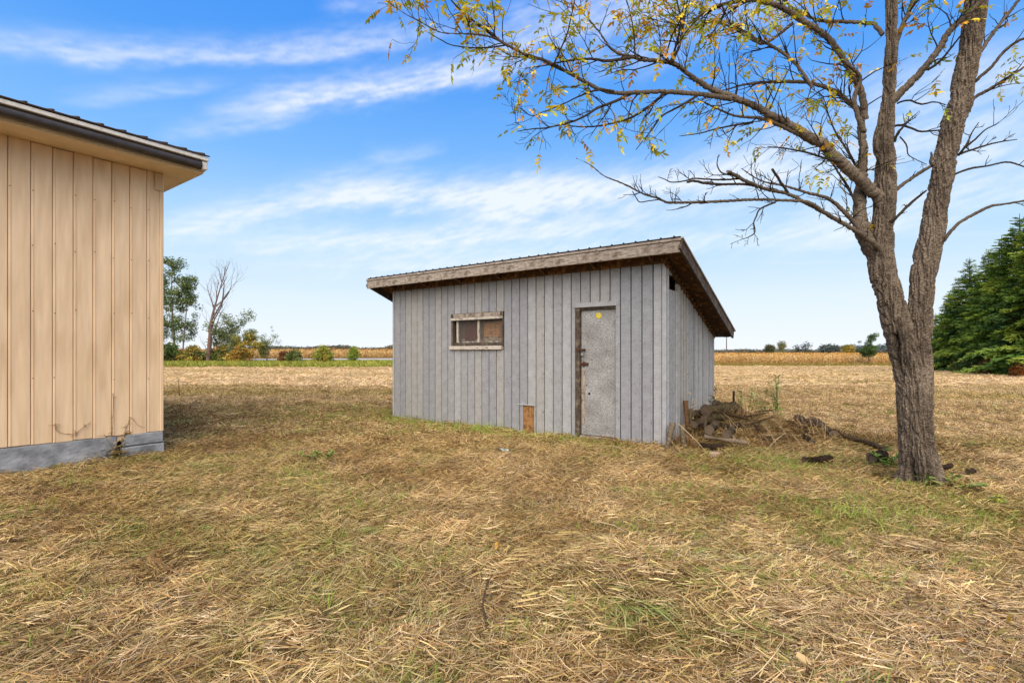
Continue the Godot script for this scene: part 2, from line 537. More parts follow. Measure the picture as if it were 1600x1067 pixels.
	M.pale_wood.albedo_texture = wood_tex(41, Color(0.50, 0.43, 0.365), Color(0.23, 0.185, 0.15), Color(0.14, 0.095, 0.065), 0.16)
	M.painted_wood = mat(Color.WHITE, 0.75)
	M.painted_wood.albedo_texture = wood_tex(47, Color(0.66, 0.62, 0.56), Color(0.42, 0.35, 0.28), Color(0.22, 0.15, 0.10), 0.06)
	M.brown_wood = mat(Color.WHITE, 0.85)
	M.brown_wood.albedo_texture = wood_tex(43, Color(0.16, 0.085, 0.04), Color(0.06, 0.032, 0.018), Color(0.40, 0.19, 0.055), 0.16)
	M.dark_wood = mat(Color.WHITE, 0.9)
	M.dark_wood.albedo_texture = wood_tex(44, Color(0.13, 0.10, 0.08), Color(0.05, 0.038, 0.03), Color(0.22, 0.17, 0.125), 0.15)
	M.hatch_wood = mat(Color.WHITE, 0.8)
	M.hatch_wood.albedo_texture = wood_tex(45, Color(0.42, 0.22, 0.085), Color(0.27, 0.13, 0.05), Color(0.12, 0.06, 0.03), 0.14)
	M.bark = mat(Color.WHITE, 0.95, true, 0.15)
	M.bark.heightmap_enabled = true
	M.bark.heightmap_texture = bump_tex(52, 0.05)
	M.bark.heightmap_scale = 0.8
	M.bark.albedo_texture = noise_tex(51, 0.05, Color(0.38, 0.35, 0.33), Color(1, 1, 1), FastNoiseLite.TYPE_SIMPLEX, 5, 512, 0.5, 1.4)
	M.twig = mat(Color(0.075, 0.055, 0.045), 0.9)
	M.stem = mat(Color.WHITE, 0.85, true)
	M.log = mat(Color.WHITE, 0.95, true, 0.1)
	M.log.albedo_texture = noise_tex(53, 0.06, Color(0.4, 0.37, 0.34), Color(1, 1, 1), FastNoiseLite.TYPE_SIMPLEX, 4, 256, 0.5, 1.5)
	M.log_end = mat(Color(0.15, 0.11, 0.075), 0.95)
	M.rust = triplanar(mat(Color.WHITE, 0.8), Vector3(8, 8, 8))
	M.rust.albedo_texture = noise_tex(61, 0.03, Color(0.03, 0.018, 0.012), Color(0.13, 0.06, 0.03), FastNoiseLite.TYPE_SIMPLEX_SMOOTH, 4, 128)
	M.steel = mat(Color(0.55, 0.55, 0.56), 0.3)
	M.steel.metallic = 0.9
	M.dark = mat(Color(0.012, 0.011, 0.01), 0.95)  # near-black, stands in for shade behind seams and in openings
	M.yellow = mat(Color(0.75, 0.58, 0.02), 0.45)
	M.sticker_mark = mat(Color(0.78, 0.76, 0.60), 0.5)
	M.glass = mat(Color(0.4, 0.36, 0.32), 0.1, false, 0.4)
	M.glass.albedo_color.a = 0.07
	M.glass.transparency = BaseMaterial3D.TRANSPARENCY_ALPHA
	M.maroon = mat(Color(0.075, 0.022, 0.02), 0.9)
	M.cloth = triplanar(mat(Color.WHITE, 0.95), Vector3(3, 3, 3))
	M.cloth.albedo_texture = noise_tex(63, 0.03, Color(0.13, 0.09, 0.06), Color(0.36, 0.29, 0.22), FastNoiseLite.TYPE_SIMPLEX_SMOOTH, 4, 256)
	M.paper = mat(Color(0.42, 0.44, 0.43), 0.7)
	M.brick = triplanar(mat(Color.WHITE, 0.95), Vector3(4, 4, 4))
	M.brick.albedo_texture = noise_tex(64, 0.03, Color(0.34, 0.22, 0.14), Color(0.52, 0.38, 0.26), FastNoiseLite.TYPE_SIMPLEX_SMOOTH, 4, 128)
	M.road = mat(Color(0.42, 0.41, 0.39), 0.98, false, 0.0)
	M.line = mat(Color(0.8, 0.8, 0.78), 0.7)
	M.pole = mat(Color(0.16, 0.13, 0.11), 0.9)
	M.grey_post = mat(Color(0.30, 0.28, 0.25), 0.9)

# ---------------------------------------------------------------- grass tufts
func hay_tuft(sd: int, n: int, rad: float, lmin: float, lmax: float, wid: float, hmax: float, spread: float, pal: Array) -> ArrayMesh:
	R.seed = sd
	var b := Buf.new()
	for k in n:
		var a := R.randf() * TAU
		var q := sqrt(R.randf()) * rad
		var dir := Vector3.RIGHT.rotated(Vector3.UP, R.randfn() * spread)
		if R.randf() < 0.25: dir = Vector3.RIGHT.rotated(Vector3.UP, R.randf() * TAU)
		var c: Color = pal[R.randi() % pal.size()]
		c = c * R.randf_range(0.75, 1.25)
		var ln := R.randf_range(lmin, lmax)
		blade(b, Vector3(cos(a) * q, R.randf() * hmax, sin(a) * q) - dir * ln * 0.5, dir, Vector3.UP, ln, wid * R.randf_range(0.6, 1.4), R.randfn() * 0.08 * ln, R.randfn() * 0.10 * ln, R.randfn() * 0.22 * ln, c, R.randfn() * 0.5)
	return b.mesh(M.blade)

# a fluffy wad of short hay, blades every way
func hay_wad(sd: int, n: int, rad: float, high: float, lmin: float, lmax: float, wid: float, pal: Array) -> ArrayMesh:
	R.seed = sd
	var b := Buf.new()
	for k in n:
		var a := R.randf() * TAU
		var q := sqrt(R.randf()) * rad
		var y := high * (1.0 - pow(q / rad, 2.0)) * R.randf()
		var dir := Vector3(R.randfn(), R.randfn() * 0.38, R.randfn()).normalized()
		var c: Color = pal[R.randi() % pal.size()]
		c = c * R.randf_range(0.7, 1.3)
		var ln := R.randf_range(lmin, lmax)
		blade(b, Vector3(cos(a) * q, y, sin(a) * q) - dir * ln * 0.4, dir, Vector3.UP, ln, wid * R.randf_range(0.6, 1.4), 0.0, R.randf_range(0.0, 0.3) * ln, R.randfn() * 0.3 * ln, c, R.randfn() * 0.8)
	return b.mesh(M.blade)

func grass_tuft(sd: int, n: int, rad: float, lmin: float, lmax: float, wid: float, lean: float, pal: Array) -> ArrayMesh:
	R.seed = sd
	var b := Buf.new()
	for k in n:
		var a := R.randf() * TAU
		var q := sqrt(R.randf()) * rad
		var flat := (Vector3.RIGHT * lean + Vector3.RIGHT.rotated(Vector3.UP, R.randf() * TAU) * R.randf_range(0.1, 0.6)).normalized()
		var tilt := clampf(R.randfn() * 0.25 + 0.55 + lean * 0.5, 0.1, 1.35)
		var dir := (Vector3.UP * cos(tilt) + flat * sin(tilt)).normalized()
		var c: Color = pal[R.randi() % pal.size()]
		c = c * R.randf_range(0.75, 1.25)
		var ln := R.randf_range(lmin, lmax)
		blade(b, Vector3(cos(a) * q, -0.01, sin(a) * q), dir, Vector3.UP if tilt > 0.4 else flat, ln, wid * R.randf_range(0.7, 1.3), 0.0, ln * R.randf_range(0.1, 0.5) * (1.0 if tilt > 0.4 else -1.0), R.randfn() * 0.12 * ln, c, R.randfn() * 0.6)
	return b.mesh(M.blade)

# random spots in the wedge of land before the lens, between two distances
func wedge_spot(d0: float, d1: float) -> Vector2:
	var d := sqrt(lerpf(d0 * d0, d1 * d1, R.randf()))
	return Vector2(R.randf_range(-1.0, 1.0) * (d * 1.22 + 1.0), -d)

func scatter(called: String, label: String, category: String, sets: Array) -> void:
	var o := thing(called, label, category, Vector3.ZERO, 0.0, "", "stuff")
	for s in sets: multi(s[0], s[1], s[2], s[3], o)

func lay_hay() -> void:
	var straw := [Color(0.58, 0.41, 0.21), Color(0.54, 0.37, 0.18), Color(0.78, 0.63, 0.41), Color(0.40, 0.25, 0.115), Color(0.24, 0.14, 0.065), Color(0.52, 0.42, 0.19), Color(0.34, 0.30, 0.10), Color(0.62, 0.48, 0.26), Color(0.13, 0.08, 0.04), Color(0.66, 0.53, 0.31)]
	var pale := [Color(0.56, 0.40, 0.21), Color(0.68, 0.52, 0.31), Color(0.62, 0.46, 0.26), Color(0.46, 0.32, 0.16), Color(0.56, 0.43, 0.22), Color(0.66, 0.52, 0.30)]
	var green := [Color(0.20, 0.24, 0.055), Color(0.27, 0.29, 0.08), Color(0.36, 0.35, 0.12), Color(0.14, 0.18, 0.045), Color(0.46, 0.39, 0.18)]
	var fresh := [Color(0.18, 0.25, 0.04), Color(0.24, 0.29, 0.06), Color(0.32, 0.32, 0.09), Color(0.42, 0.35, 0.14)]
	var near := []
	near.append(hay_tuft(100, 56, 0.16, 0.05, 0.20, 0.0042, 0.02, 0.5, straw))
	near.append(hay_tuft(101, 56, 0.16, 0.04, 0.15, 0.0038, 0.025, 0.8, straw))
	near.append(hay_wad(102, 100, 0.12, 0.075, 0.04, 0.14, 0.0038, straw))
	near.append(hay_wad(103, 80, 0.09, 0.05, 0.03, 0.10, 0.0036, straw))
	var mid := []
	mid.append(hay_tuft(110, 80, 0.25, 0.05, 0.17, 0.0065, 0.03, 0.9, straw))
	mid.append(hay_wad(111, 110, 0.17, 0.09, 0.05, 0.15, 0.0058, straw))
	mid.append(hay_wad(112, 90, 0.13, 0.07, 0.05, 0.12, 0.006, straw))
	var far := []
	far.append(hay_tuft(120, 70, 0.75, 0.10, 0.32, 0.018, 0.05, 2.0, pale))
	far.append(hay_wad(121, 80, 0.6, 0.07, 0.10, 0.26, 0.016, pale))
	var lying := grass_tuft(130, 46, 0.12, 0.12, 0.30, 0.0055, 2.2, green)
	var upright := grass_tuft(131, 40, 0.10, 0.05, 0.15, 0.005, 0.3, fresh)
	var dry := grass_tuft(132, 46, 0.12, 0.10, 0.28, 0.0042, 1.8, straw)
	var zones := [["near", near, 1.2, 8.5, 34000], ["mid", mid, 7.5, 21.0, 36000], ["far", far, 20.0, 86.0, 52000]]
	var labels := {"near": "matted dry hay and cut grass over the yard in front of the shed", "mid": "cut hay lying around and just behind the grey shed", "far": "pale mown stubble of the hayfield out to the corn"}
	for z in zones:
		var xs := [[], [], [], []]
		var cs := [[], [], [], []]
		R.seed = 900 + z[4]
		for k in z[4]:
			var p := wedge_spot(z[2], z[3])
			if inside_building(p.x, p.y): continue
			if R.randf() < (0.7 if -p.y < 16.0 else 0.3) * smoothstep(0.1, 0.45, nz.get_noise_2d(p.x * 2.2 + 9.0, p.y * 2.2)): continue
			if z[0] == "far" and field_edge(p.x, p.y) < 0.0: continue
			var t: Array = z[1]
			var q := R.randi() % t.size()
			var dir := lie_at(p.x, p.y) + R.randfn() * 0.35
			var sc := R.randf_range(0.75, 1.3)
			var bs := Basis(Vector3.UP, dir) * Basis(Vector3.RIGHT, R.randfn() * 0.08)
			xs[q].append(Transform3D(bs.scaled(Vector3(sc, sc * R.randf_range(0.5, 1.5), sc)), Vector3(p.x, ground_h(p.x, p.y) + R.randf_range(-0.014, 0.006), p.y)))
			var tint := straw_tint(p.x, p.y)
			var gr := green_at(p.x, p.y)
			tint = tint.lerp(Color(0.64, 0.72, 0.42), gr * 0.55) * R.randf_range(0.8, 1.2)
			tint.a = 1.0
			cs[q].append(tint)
		var sets := []
		for q in z[1].size(): sets.append(["hay_tuft", z[1][q], xs[q], cs[q]])
		scatter({"near": "cut_hay", "mid": "cut_hay", "far": "field_stubble"}[z[0]], labels[z[0]], "hay", sets)
	var gx := [[], [], []]
	var gc := [[], [], []]
	R.seed = 77
	for k in 60000:
		var p := wedge_spot(1.2, 14.0)
		if inside_building(p.x, p.y): continue
		var g := green_at(p.x, p.y)
		var clump := 0.5 + 0.9 * nz.get_noise_2d(p.x * 6.0, p.y * 6.0 + 500.0)
		var kind := 0
		if R.randf() > g * clump * (1.7 if -p.y < 7.0 else 0.7):
			if R.randf() > 0.002 + 0.07 * bell(p.x, p.y, 1.0, -3.0, 0.8) + 0.3 * bell(p.x, p.y, 3.5, -8.2, 0.9) + 0.2 * exp(-pow(to_line(p.x, p.y, 4.4, -8.5, 6.0, -7.2) / 0.35, 2.0)): continue
			kind = 2
		else:
			var up := 0.25 + 0.6 * smoothstep(1.0, 2.5, p.x) + 0.5 * exp(-pow(to_line(p.x, p.y, -2.9, -11.0, 1.7, -7.5) / 0.5, 2.0))
			kind = 1 if R.randf() < up else 0
		var s := R.randf_range(0.7, 1.25) * (1.0 if -p.y < 8.0 else 1.35)
		gx[kind].append(Transform3D(Basis(Vector3.UP, lie_at(p.x, p.y) + R.randfn() * 0.5).scaled(Vector3(s, s, s)), Vector3(p.x, ground_h(p.x, p.y), p.y)))
		var v := R.randf_range(0.85, 1.3)
		gc[kind].append(Color(v, v * R.randf_range(0.95, 1.05), v * 0.95))
	scatter("green_grass", "green grass growing through the hay in patches across the yard", "grass", [["lying_grass", lying, gx[0], gc[0]], ["short_grass", upright, gx[1], gc[1]]])
	var hx := []
	var hc := []
	var arcs := grass_tuft(133, 30, 0.07, 0.18, 0.46, 0.006, 0.5, straw)
	for k in 600:
		var p := Vector2(R.randfn() * 0.55 + 3.5, -8.15 + R.randfn() * 0.42)
		if k > 330:
			var t := R.randf()
			p = Vector2(lerpf(4.3, 6.1, t) + R.randfn() * 0.16, lerpf(-8.5, -7.1, t) + R.randfn() * 0.2)
		if k > 555: p = Vector2(2.62, -7.62) + Vector2(R.randfn(), R.randfn()) * 0.14
		if inside_building(p.x, p.y): continue
		var s := R.randf_range(0.5, 1.0)
		hx.append(Transform3D(Basis(Vector3.UP, R.randf() * TAU).scaled(Vector3(s, s, s)), Vector3(p.x, ground_h(p.x, p.y), p.y)))
		hc.append(tree_cols([Color(0.85, 0.78, 0.7), Color(0.62, 0.5, 0.4), Color(0.45, 0.42, 0.26), Color(0.5, 0.36, 0.26)], 0.2))
	scatter("heap_grass", "dead grass bent over the log heap and the hay ridge", "grass", [["dry_arc", arcs, hx, hc]])
	scatter("dry_grass", "tall dry grass clumps on the hay mound and log pile", "grass", [["dry_clump", dry, gx[2], gc[2]]])

# positive inside the mown field, negative past its far edge
func field_edge(x: float, z: float) -> float:
	var d := -z
	var w := nz.get_noise_2d(x * 0.2, 900.0) * 1.2
	return lerpf(47.0, 60.0, smoothstep(-4.0, 14.0, x)) + 24.0 * smoothstep(12.0, 20.0, x) - d + w

# ---------------------------------------------------------------- buildings
# the parts of a wall rectangle (along, height) that are left when openings are cut out of it
func cut(r: Rect2, holes: Array) -> Array:
	var left := [r]
	for h in holes:
		var next := []
		for q in left:
			if not q.intersects(h):
				next.append(q)
				continue
			var k: Rect2 = q.intersection(h)
			if k.position.y > q.position.y: next.append(Rect2(q.position.x, q.position.y, q.size.x, k.position.y - q.position.y))
			if k.end.y < q.end.y: next.append(Rect2(q.position.x, k.end.y, q.size.x, q.end.y - k.end.y))
			if k.position.x > q.position.x + 0.004: next.append(Rect2(q.position.x, k.position.y, k.position.x - q.position.x, k.size.y))
			if k.end.x < q.end.x - 0.004: next.append(Rect2(k.end.x, k.position.y, q.end.x - k.end.x, k.size.y))
		left = next
	return left

func shed() -> void:
	var o := thing("shed", "small grey metal sided shed with slanting roof, plank fascia and one door", "shed", SHED_AT, SHED_TURN)
	var L := 6.12
	var S := 0.385
	R.seed = 4
	var holes := [Rect2(1.75, 1.45, 1.325, 0.72), Rect2(4.575, -0.3, 0.741, 2.447), Rect2(3.509, -0.3, 0.254, 0.754)]
	var b := Buf.new()
	bx(b, Vector3(-L, -0.2, -0.03), Vector3(-L + 0.05, 2.84, 0.012), 0.006)
	part("corner_trim", b, M.metal, o)
	for k in 34:
		var x0 := 0.055 + k * 0.178
		var x1 := minf(x0 + 0.178, L - 0.052)
		if x1 - x0 < 0.03: continue
		var bd := Buf.new()
		for q in cut(Rect2(x0 + 0.008, -0.2, x1 - x0 - 0.016, 3.02), holes):
			bx(bd, Vector3(q.position.x - L, q.position.y, -0.03), Vector3(q.end.x - L, q.end.y, 0.0), 0.004)
			# the rolled lip along the right edge of each sheet
			if absf(q.end.x - x1 + 0.008) < 0.01 and q.size.x > 0.1:
				bx(bd, Vector3(q.end.x - L - 0.024, q.position.y + 0.002, 0.0005), Vector3(q.end.x - L - 0.002, q.end.y - 0.002, 0.007), 0.003)
		if bd.v.size(): part("wall_board", bd, M.boards[R.randi() % 4], o)
	b = Buf.new()
	bx(b, Vector3(-0.05, -0.2, -0.05), Vector3(0.012, 2.84, 0.014), 0.006)
	part("corner_trim", b, M.metal, o)
	# added near-black sheet behind the seams, in place of the shade there
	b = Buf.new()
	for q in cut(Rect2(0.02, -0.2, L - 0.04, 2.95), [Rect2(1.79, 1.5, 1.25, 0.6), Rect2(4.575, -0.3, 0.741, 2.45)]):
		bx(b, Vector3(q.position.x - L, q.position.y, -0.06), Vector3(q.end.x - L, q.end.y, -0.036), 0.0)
	part("seam_shade_sheet", b, M.dark, o)
	var nails := Buf.new()
	for k in 33:
		for y in [0.35, 0.95, 1.55, 2.2]:
			var x := 0.055 + (k + 1) * 0.178 - 0.021
			var p := Vector2(x, y + R.randf_range(-0.03, 0.03))
			if holes.any(func(h): return h.grow(0.02).has_point(p)): continue
			bx(nails, Vector3(p.x - L - 0.006, p.y - 0.006, 0.007), Vector3(p.x - L + 0.006, p.y + 0.006, 0.0115), 0.002)
	part("nails", nails, M.rust, o, "stuff")
	# right side wall: narrow ribbed sheets under the slope, with the vent opening
	for k in 20:
		var z0 := k * 0.1325
		var bd := Buf.new()
		var top := 2.80 - S * (z0 + 0.066)
		for q in cut(Rect2(z0, -0.25, 0.113, top + 0.25), [Rect2(0.15, 2.36, 0.36, 0.22)]):
			bx(bd, Vector3(-0.03, q.position.y, -q.end.x), Vector3(-0.004, q.end.y, -q.position.x), 0.0)
			for e in [0.0, 0.058]:
				if z0 + e + 0.03 < q.end.x and z0 + e > q.position.x:
					bx(bd, Vector3(-0.0045, q.position.y, -(z0 + e + 0.036)), Vector3(0.026, q.end.y, -(z0 + e)), 0.005)
		if bd.v.size(): part("side_sheet", bd, M.boards[R.randi() % 4], o)
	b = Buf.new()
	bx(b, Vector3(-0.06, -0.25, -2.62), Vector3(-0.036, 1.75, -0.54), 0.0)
	part("seam_shade_sheet", b, M.dark, o)  # same near-black stand-in for shade, behind the side seams
	b = Buf.new()
	bx(b, Vector3(-0.16, 2.33, -0.54), Vector3(-0.12, 2.62, -0.12), 0.0)
	part("vent_shade_sheet", b, M.dark, o)  # near-black sheet added for the shade inside the vent
	b = Buf.new()
	bx(b, Vector3(-L, -0.25, -2.65), Vector3(-0.035, 1.80, -2.62), 0.0)
	part("back_wall", b, M.metal, o)
	b = Buf.new()
	for k in 13:
		var z0 := 0.04 + k * 0.2
		bx(b, Vector3(-L + 0.002, -0.25, -z0 - 0.199), Vector3(-L + 0.03, 2.80 - S * (z0 + 0.1), -z0), 0.004)
	part("left_wall", b, M.metal, o)
	# roof, laid on the slope
	var tilt := atan(S)
	var len := 3.10 / cos(tilt)
	var top0 := Transform3D(Basis(Vector3.RIGHT, -tilt), Vector3(0, 3.03, 0.35))   # its local -z runs down the slope to the back
	for k in 9:
		var w := 6.87 / 9.0
		var x0 := -6.52 + k * w
		b = Buf.new()
		box(b, top0 * Transform3D(Basis(), Vector3(x0 + w * 0.5, -0.012, -len * 0.5)), Vector3(w - 0.004, 0.012, len + 0.05), 0.002)
		for e in 4:
			box(b, top0 * Transform3D(Basis(), Vector3(x0 + w * (0.125 + e * 0.25), 0.004, -len * 0.5)), Vector3(0.03, 0.014, len + 0.06), 0.006)
		part("roof_sheet", b, M.roof_dark, o)
	for k in 15:
		b = Buf.new()
		var w := len / 15.0
		box(b, top0 * Transform3D(Basis(), Vector3(-3.085, -0.036, -w * (k + 0.5))), Vector3(6.84, 0.026, w - 0.006), 0.003, Color.WHITE, k * 0.37)
		part("roof_plank", b, M.brown_wood, o)
	b = Buf.new()
	bx(b, Vector3(-6.53, 2.805, 0.352), Vector3(0.34, 2.965, 0.388), 0.006, Color.WHITE, 0.2)
	part("fascia_board", b, M.pale_wood, o)
	b = Buf.new()
	bx(b, Vector3(-6.54, 2.968, 0.35), Vector3(0.36, 3.004, 0.40), 0.004, Color.WHITE, 0.63)
	part("fascia_strip", b, M.pale_wood, o)
	b = Buf.new()
	bx(b, Vector3(-6.1, 2.74, 0.012), Vector3(0.02, 2.88, 0.045), 0.005, Color.WHITE, 0.4)
	part("wall_plate", b, M.brown_wood, o)
	for s in [0, 1]:
		var x := 0.345 if s == 0 else -6.515
		b = Buf.new()
		box(b, top0 * Transform3D(Basis(), Vector3(x, -0.115, -len * 0.5 + 0.01)), Vector3(0.034, 0.15, len - 0.03), 0.005, Color.WHITE, 0.7)
		part("rake_board", b, M.dark_wood, o)
		b = Buf.new()
		box(b, top0 * Transform3D(Basis(), Vector3(x + (0.012 if s == 0 else -0.012), -0.025, -len * 0.5)), Vector3(0.05, 0.026, len + 0.02), 0.004, Color.WHITE, 0.9)
		part("rake_trim", b, M.pale_wood, o)
	b = Buf.new()
	box(b, top0 * Transform3D(Basis(), Vector3(0.016, -0.155, -len * 0.5 - 0.14)), Vector3(0.03, 0.08, len - 0.35), 0.005, Color.WHITE, 0.15)
	part("side_plate", b, M.brown_wood, o)
	b = Buf.new()
	bx(b, Vector3(-6.5, 1.70, -2.79), Vector3(0.32, 1.80, -2.755), 0.004, Color.WHITE, 0.11)
	part("back_fascia", b, M.dark_wood, o)
	for k in 7:
		b = Buf.new()
		var x := -6.0 + k * 0.97
		box(b, top0 * Transform3D(Basis(), Vector3(x, -0.098, -len * 0.5)), Vector3(0.04, 0.09, len - 0.1), 0.003, Color.WHITE, k * 0.21)
		part("rafter", b, M.brown_wood, o)
	# window
	var wn := hang("window", Node3D.new(), o)
	b = Buf.new()
	bx(b, Vector3(1.76 - L, 2.085, -0.002), Vector3(3.062 - L, 2.165, 0.012), 0.003, Color.WHITE, 0.5)
	part("header_board", b, M.pale_wood, wn)
	for e in [1.76, 3.0]:
		b = Buf.new()
		bx(b, Vector3(e - L, 2.09, 0.0125), Vector3(e + 0.06 - L, 2.16, 0.024), 0.003, Color.WHITE, e)
		part("header_block", b, M.dark_wood, wn)
	b = Buf.new()
	bx(b, Vector3(1.762 - L, 2.035, -0.01), Vector3(3.06 - L, 2.082, 0.03), 0.005, Color.WHITE, 0.34)
	part("frame", b, M.painted_wood, wn)
	b = Buf.new()
	bx(b, Vector3(1.76 - L, 1.53, -0.09), Vector3(1.80 - L, 2.034, 0.006), 0.003, Color.WHITE, 0.3)
	part("jamb", b, M.dark_wood, wn)
	b = Buf.new()
	bx(b, Vector3(3.03 - L, 1.53, -0.09), Vector3(3.066 - L, 2.034, 0.006), 0.003, Color.WHITE, 0.8)
	part("jamb", b, M.dark_wood, wn)
	for e in [[1.862, 1.902], [2.41, 2.448]]:
		b = Buf.new()
		bx(b, Vector3(e[0] - L, 1.60, -0.075), Vector3(e[1] - L, 2.032, -0.035), 0.004, Color.WHITE, e[0])
		part("mullion", b, M.painted_wood, wn)
	b = Buf.new()
	bx(b, Vector3(1.802 - L, 1.532, -0.075), Vector3(3.028 - L, 1.598, -0.03), 0.005, Color.WHITE, 0.77)
	part("frame", b, M.dark_wood, wn)
	b = Buf.new()
	bx(b, Vector3(1.735 - L, 1.455, -0.05), Vector3(3.045 - L, 1.528, 0.05), 0.008, Color.WHITE, 0.07)
	part("sill", b, M.painted_wood, wn)
	for e in [[1.904, 2.408], [2.45, 3.028]]:
		b = Buf.new()
		bx(b, Vector3(e[0] - L, 1.60, -0.057), Vector3(e[1] - L, 2.033, -0.053), 0.0)
		part("pane", b, M.glass, wn)
	R.seed = 12
	b = Buf.new()
	for k in 14:
		var x := R.randf_range(1.85, 3.0)
		bx(b, Vector3(x - L, 1.598, -0.05), Vector3(x + R.randf_range(0.02, 0.06) - L, 1.60 + R.randf_range(0.006, 0.02), -0.03), 0.004)
	part("putty", b, M.paper, wn, "stuff")
	b = Buf.new()
	bx(b, Vector3(1.80 - L, 1.5, -0.2), Vector3(3.04 - L, 2.1, -0.18), 0.0)
	part("dark_board", b, M.dark_wood, wn)
	b = Buf.new()
	bx(b, Vector3(1.98 - L, 1.63, -0.179), Vector3(2.30 - L, 1.97, -0.15), 0.01)
	part("hanging_board", b, M.maroon, wn)
	b = Buf.new()
	bx(b, Vector3(2.47 - L, 1.70, -0.179), Vector3(3.02 - L, 2.0, -0.16), 0.006, Color.WHITE, 0.1)
	part("hanging_board", b, M.hatch_wood, wn)
	# crumpled cloth at the foot of both panes
	b = Buf.new()
	for k in 36:
		for s in 3:
			var x0 := 1.91 + k * 0.031
			var f := func(x: float, q: int) -> Vector3: return Vector3(x - L, 1.58 + (0.04 + 0.10 * clampf(0.3 + nz.get_noise_1d(x * 9.0) + 0.8 * smoothstep(2.4, 2.6, x), 0.1, 1.4)) * q / 3.0, -0.14 + 0.03 * nz.get_noise_2d(x * 30.0, q * 9.0) - 0.008 * q)
			var q0: Vector3 = f.call(x0, s)
			var q1: Vector3 = f.call(x0 + 0.031, s)
			var q2: Vector3 = f.call(x0 + 0.031, s + 1)
			var q3: Vector3 = f.call(x0, s + 1)
			b.quad([q0, q1, q2, q3], (q1 - q0).cross(q3 - q0), [Vector2.ZERO, Vector2.RIGHT, Vector2.ONE, Vector2.DOWN])
	part("cloth", b, M.cloth, wn)
	# trim over the door
	b = Buf.new()
	bx(b, Vector3(4.56 - L, 2.15, -0.002), Vector3(5.33 - L, 2.228, 0.011), 0.004)
	part("door_header", b, M.metal, o)
	b = Buf.new()
	bx(b, Vector3(4.577 - L, -0.15, -0.12), Vector3(4.655 - L, 2.145, -0.012), 0.005, Color.WHITE, 0.4)
	part("door_jamb", b, M.dark_wood, o)
	b = Buf.new()
	bx(b, Vector3(4.657 - L, 2.11, -0.12), Vector3(5.31 - L, 2.145, -0.03), 0.004, Color.WHITE, 0.9)
	part("door_jamb", b, M.dark_wood, o)
	b = Buf.new()
	bx(b, Vector3(4.66 - L, -0.15, -0.16), Vector3(5.316 - L, 0.02, 0.0), 0.01, Color.WHITE, 0.2)
	part("threshold", b, M.pale_wood, o)
	var dr := hang("door", Node3D.new(), o)
	b = Buf.new()
	bx(b, Vector3(4.66 - L, 0.03, -0.115), Vector3(5.313 - L, 2.108, -0.07), 0.006)
	part("door_leaf", b, M.door_metal, dr)
	b = Buf.new()
	bx(b, Vector3(4.665 - L, 0.2, -0.0698), Vector3(4.735 - L, 1.13, -0.064), 0.002, Color.WHITE, 0.6)
	part("edge_strip", b, M.pale_wood, dr)
	b = Buf.new()
	bx(b, Vector3(4.655 - L, 1.185, -0.0695), Vector3(4.80 - L, 1.235, -0.04), 0.008)
	bx(b, Vector3(4.70 - L, 1.165, -0.0695), Vector3(4.735 - L, 1.255, -0.045), 0.008)
	part("bolt", b, M.rust, dr)
	b = Buf.new()
	bx(b, Vector3(4.60 - L, 1.42, -0.0115), Vector3(4.66 - L, 1.47, 0.0), 0.004)
	bx(b, Vector3(4.655 - L, 1.43, -0.0695), Vector3(4.745 - L, 1.465, -0.012), 0.004)
	part("hasp", b, M.rust, dr)
	b = Buf.new()
	bx(b, Vector3(4.672 - L, 1.345, -0.045), Vector3(4.722 - L, 1.40, -0.018), 0.006)
	var ring := []
	for k in 9: ring.append(Vector3(4.697 - L + 0.018 * cos(PI * k / 8.0), 1.40 + 0.042 * sin(PI * k / 8.0), -0.031))
	var rr := []
	for k in 9: rr.append(0.005)
	tube(b, ring, rr, 6)
	part("padlock", b, M.steel, dr)
	for q in [[4.70, 0.93, 0.016], [4.76, 0.86, 0.011], [4.81, 0.72, 0.022], [4.86, 1.28, 0.01]]:
		b = Buf.new()
		disc(b, Vector3(q[0] - L, q[1], -0.0685), Vector3(0, 0, 1), q[2], 10)
		part("hole", b, M.dark, dr)
	b = Buf.new()
	var sc := Vector3(4.985 - L, 2.01, -0.066)
	tube(b, [sc - Vector3(0, 0, 0.004), sc + Vector3(0, 0, 0.004)], [0.05, 0.05], 24)
	var st := part("sticker", b, M.yellow, dr)
	b = Buf.new()
	for k in 12:
		var a0 := 0.4 + k * 0.27
		disc(b, sc + Vector3(cos(a0) * 0.024 + 0.006, sin(a0) * 0.024 - 0.004, 0.0062), Vector3(0, 0, 1), 0.009, 8)
	part("sticker_mark", b, M.sticker_mark, st)
	# hatch for hens
	for k in 2:
		b = Buf.new()
		bx(b, Vector3(3.512 + k * 0.124 - L, -0.1, -0.034), Vector3(3.634 + k * 0.124 - L, 0.45, -0.014), 0.003, Color.WHITE, 0.3 + k * 0.4)
		part("hatch_board", b, M.hatch_wood, o)
	b = Buf.new()
	bx(b, Vector3(3.40 - L, 0.455, 0.0075), Vector3(3.79 - L, 0.475, 0.02), 0.004)
	bx(b, Vector3(3.765 - L, 0.0, 0.0075), Vector3(3.785 - L, 0.454, 0.013), 0.003)
	part("hatch_trim", b, M.metal, o)

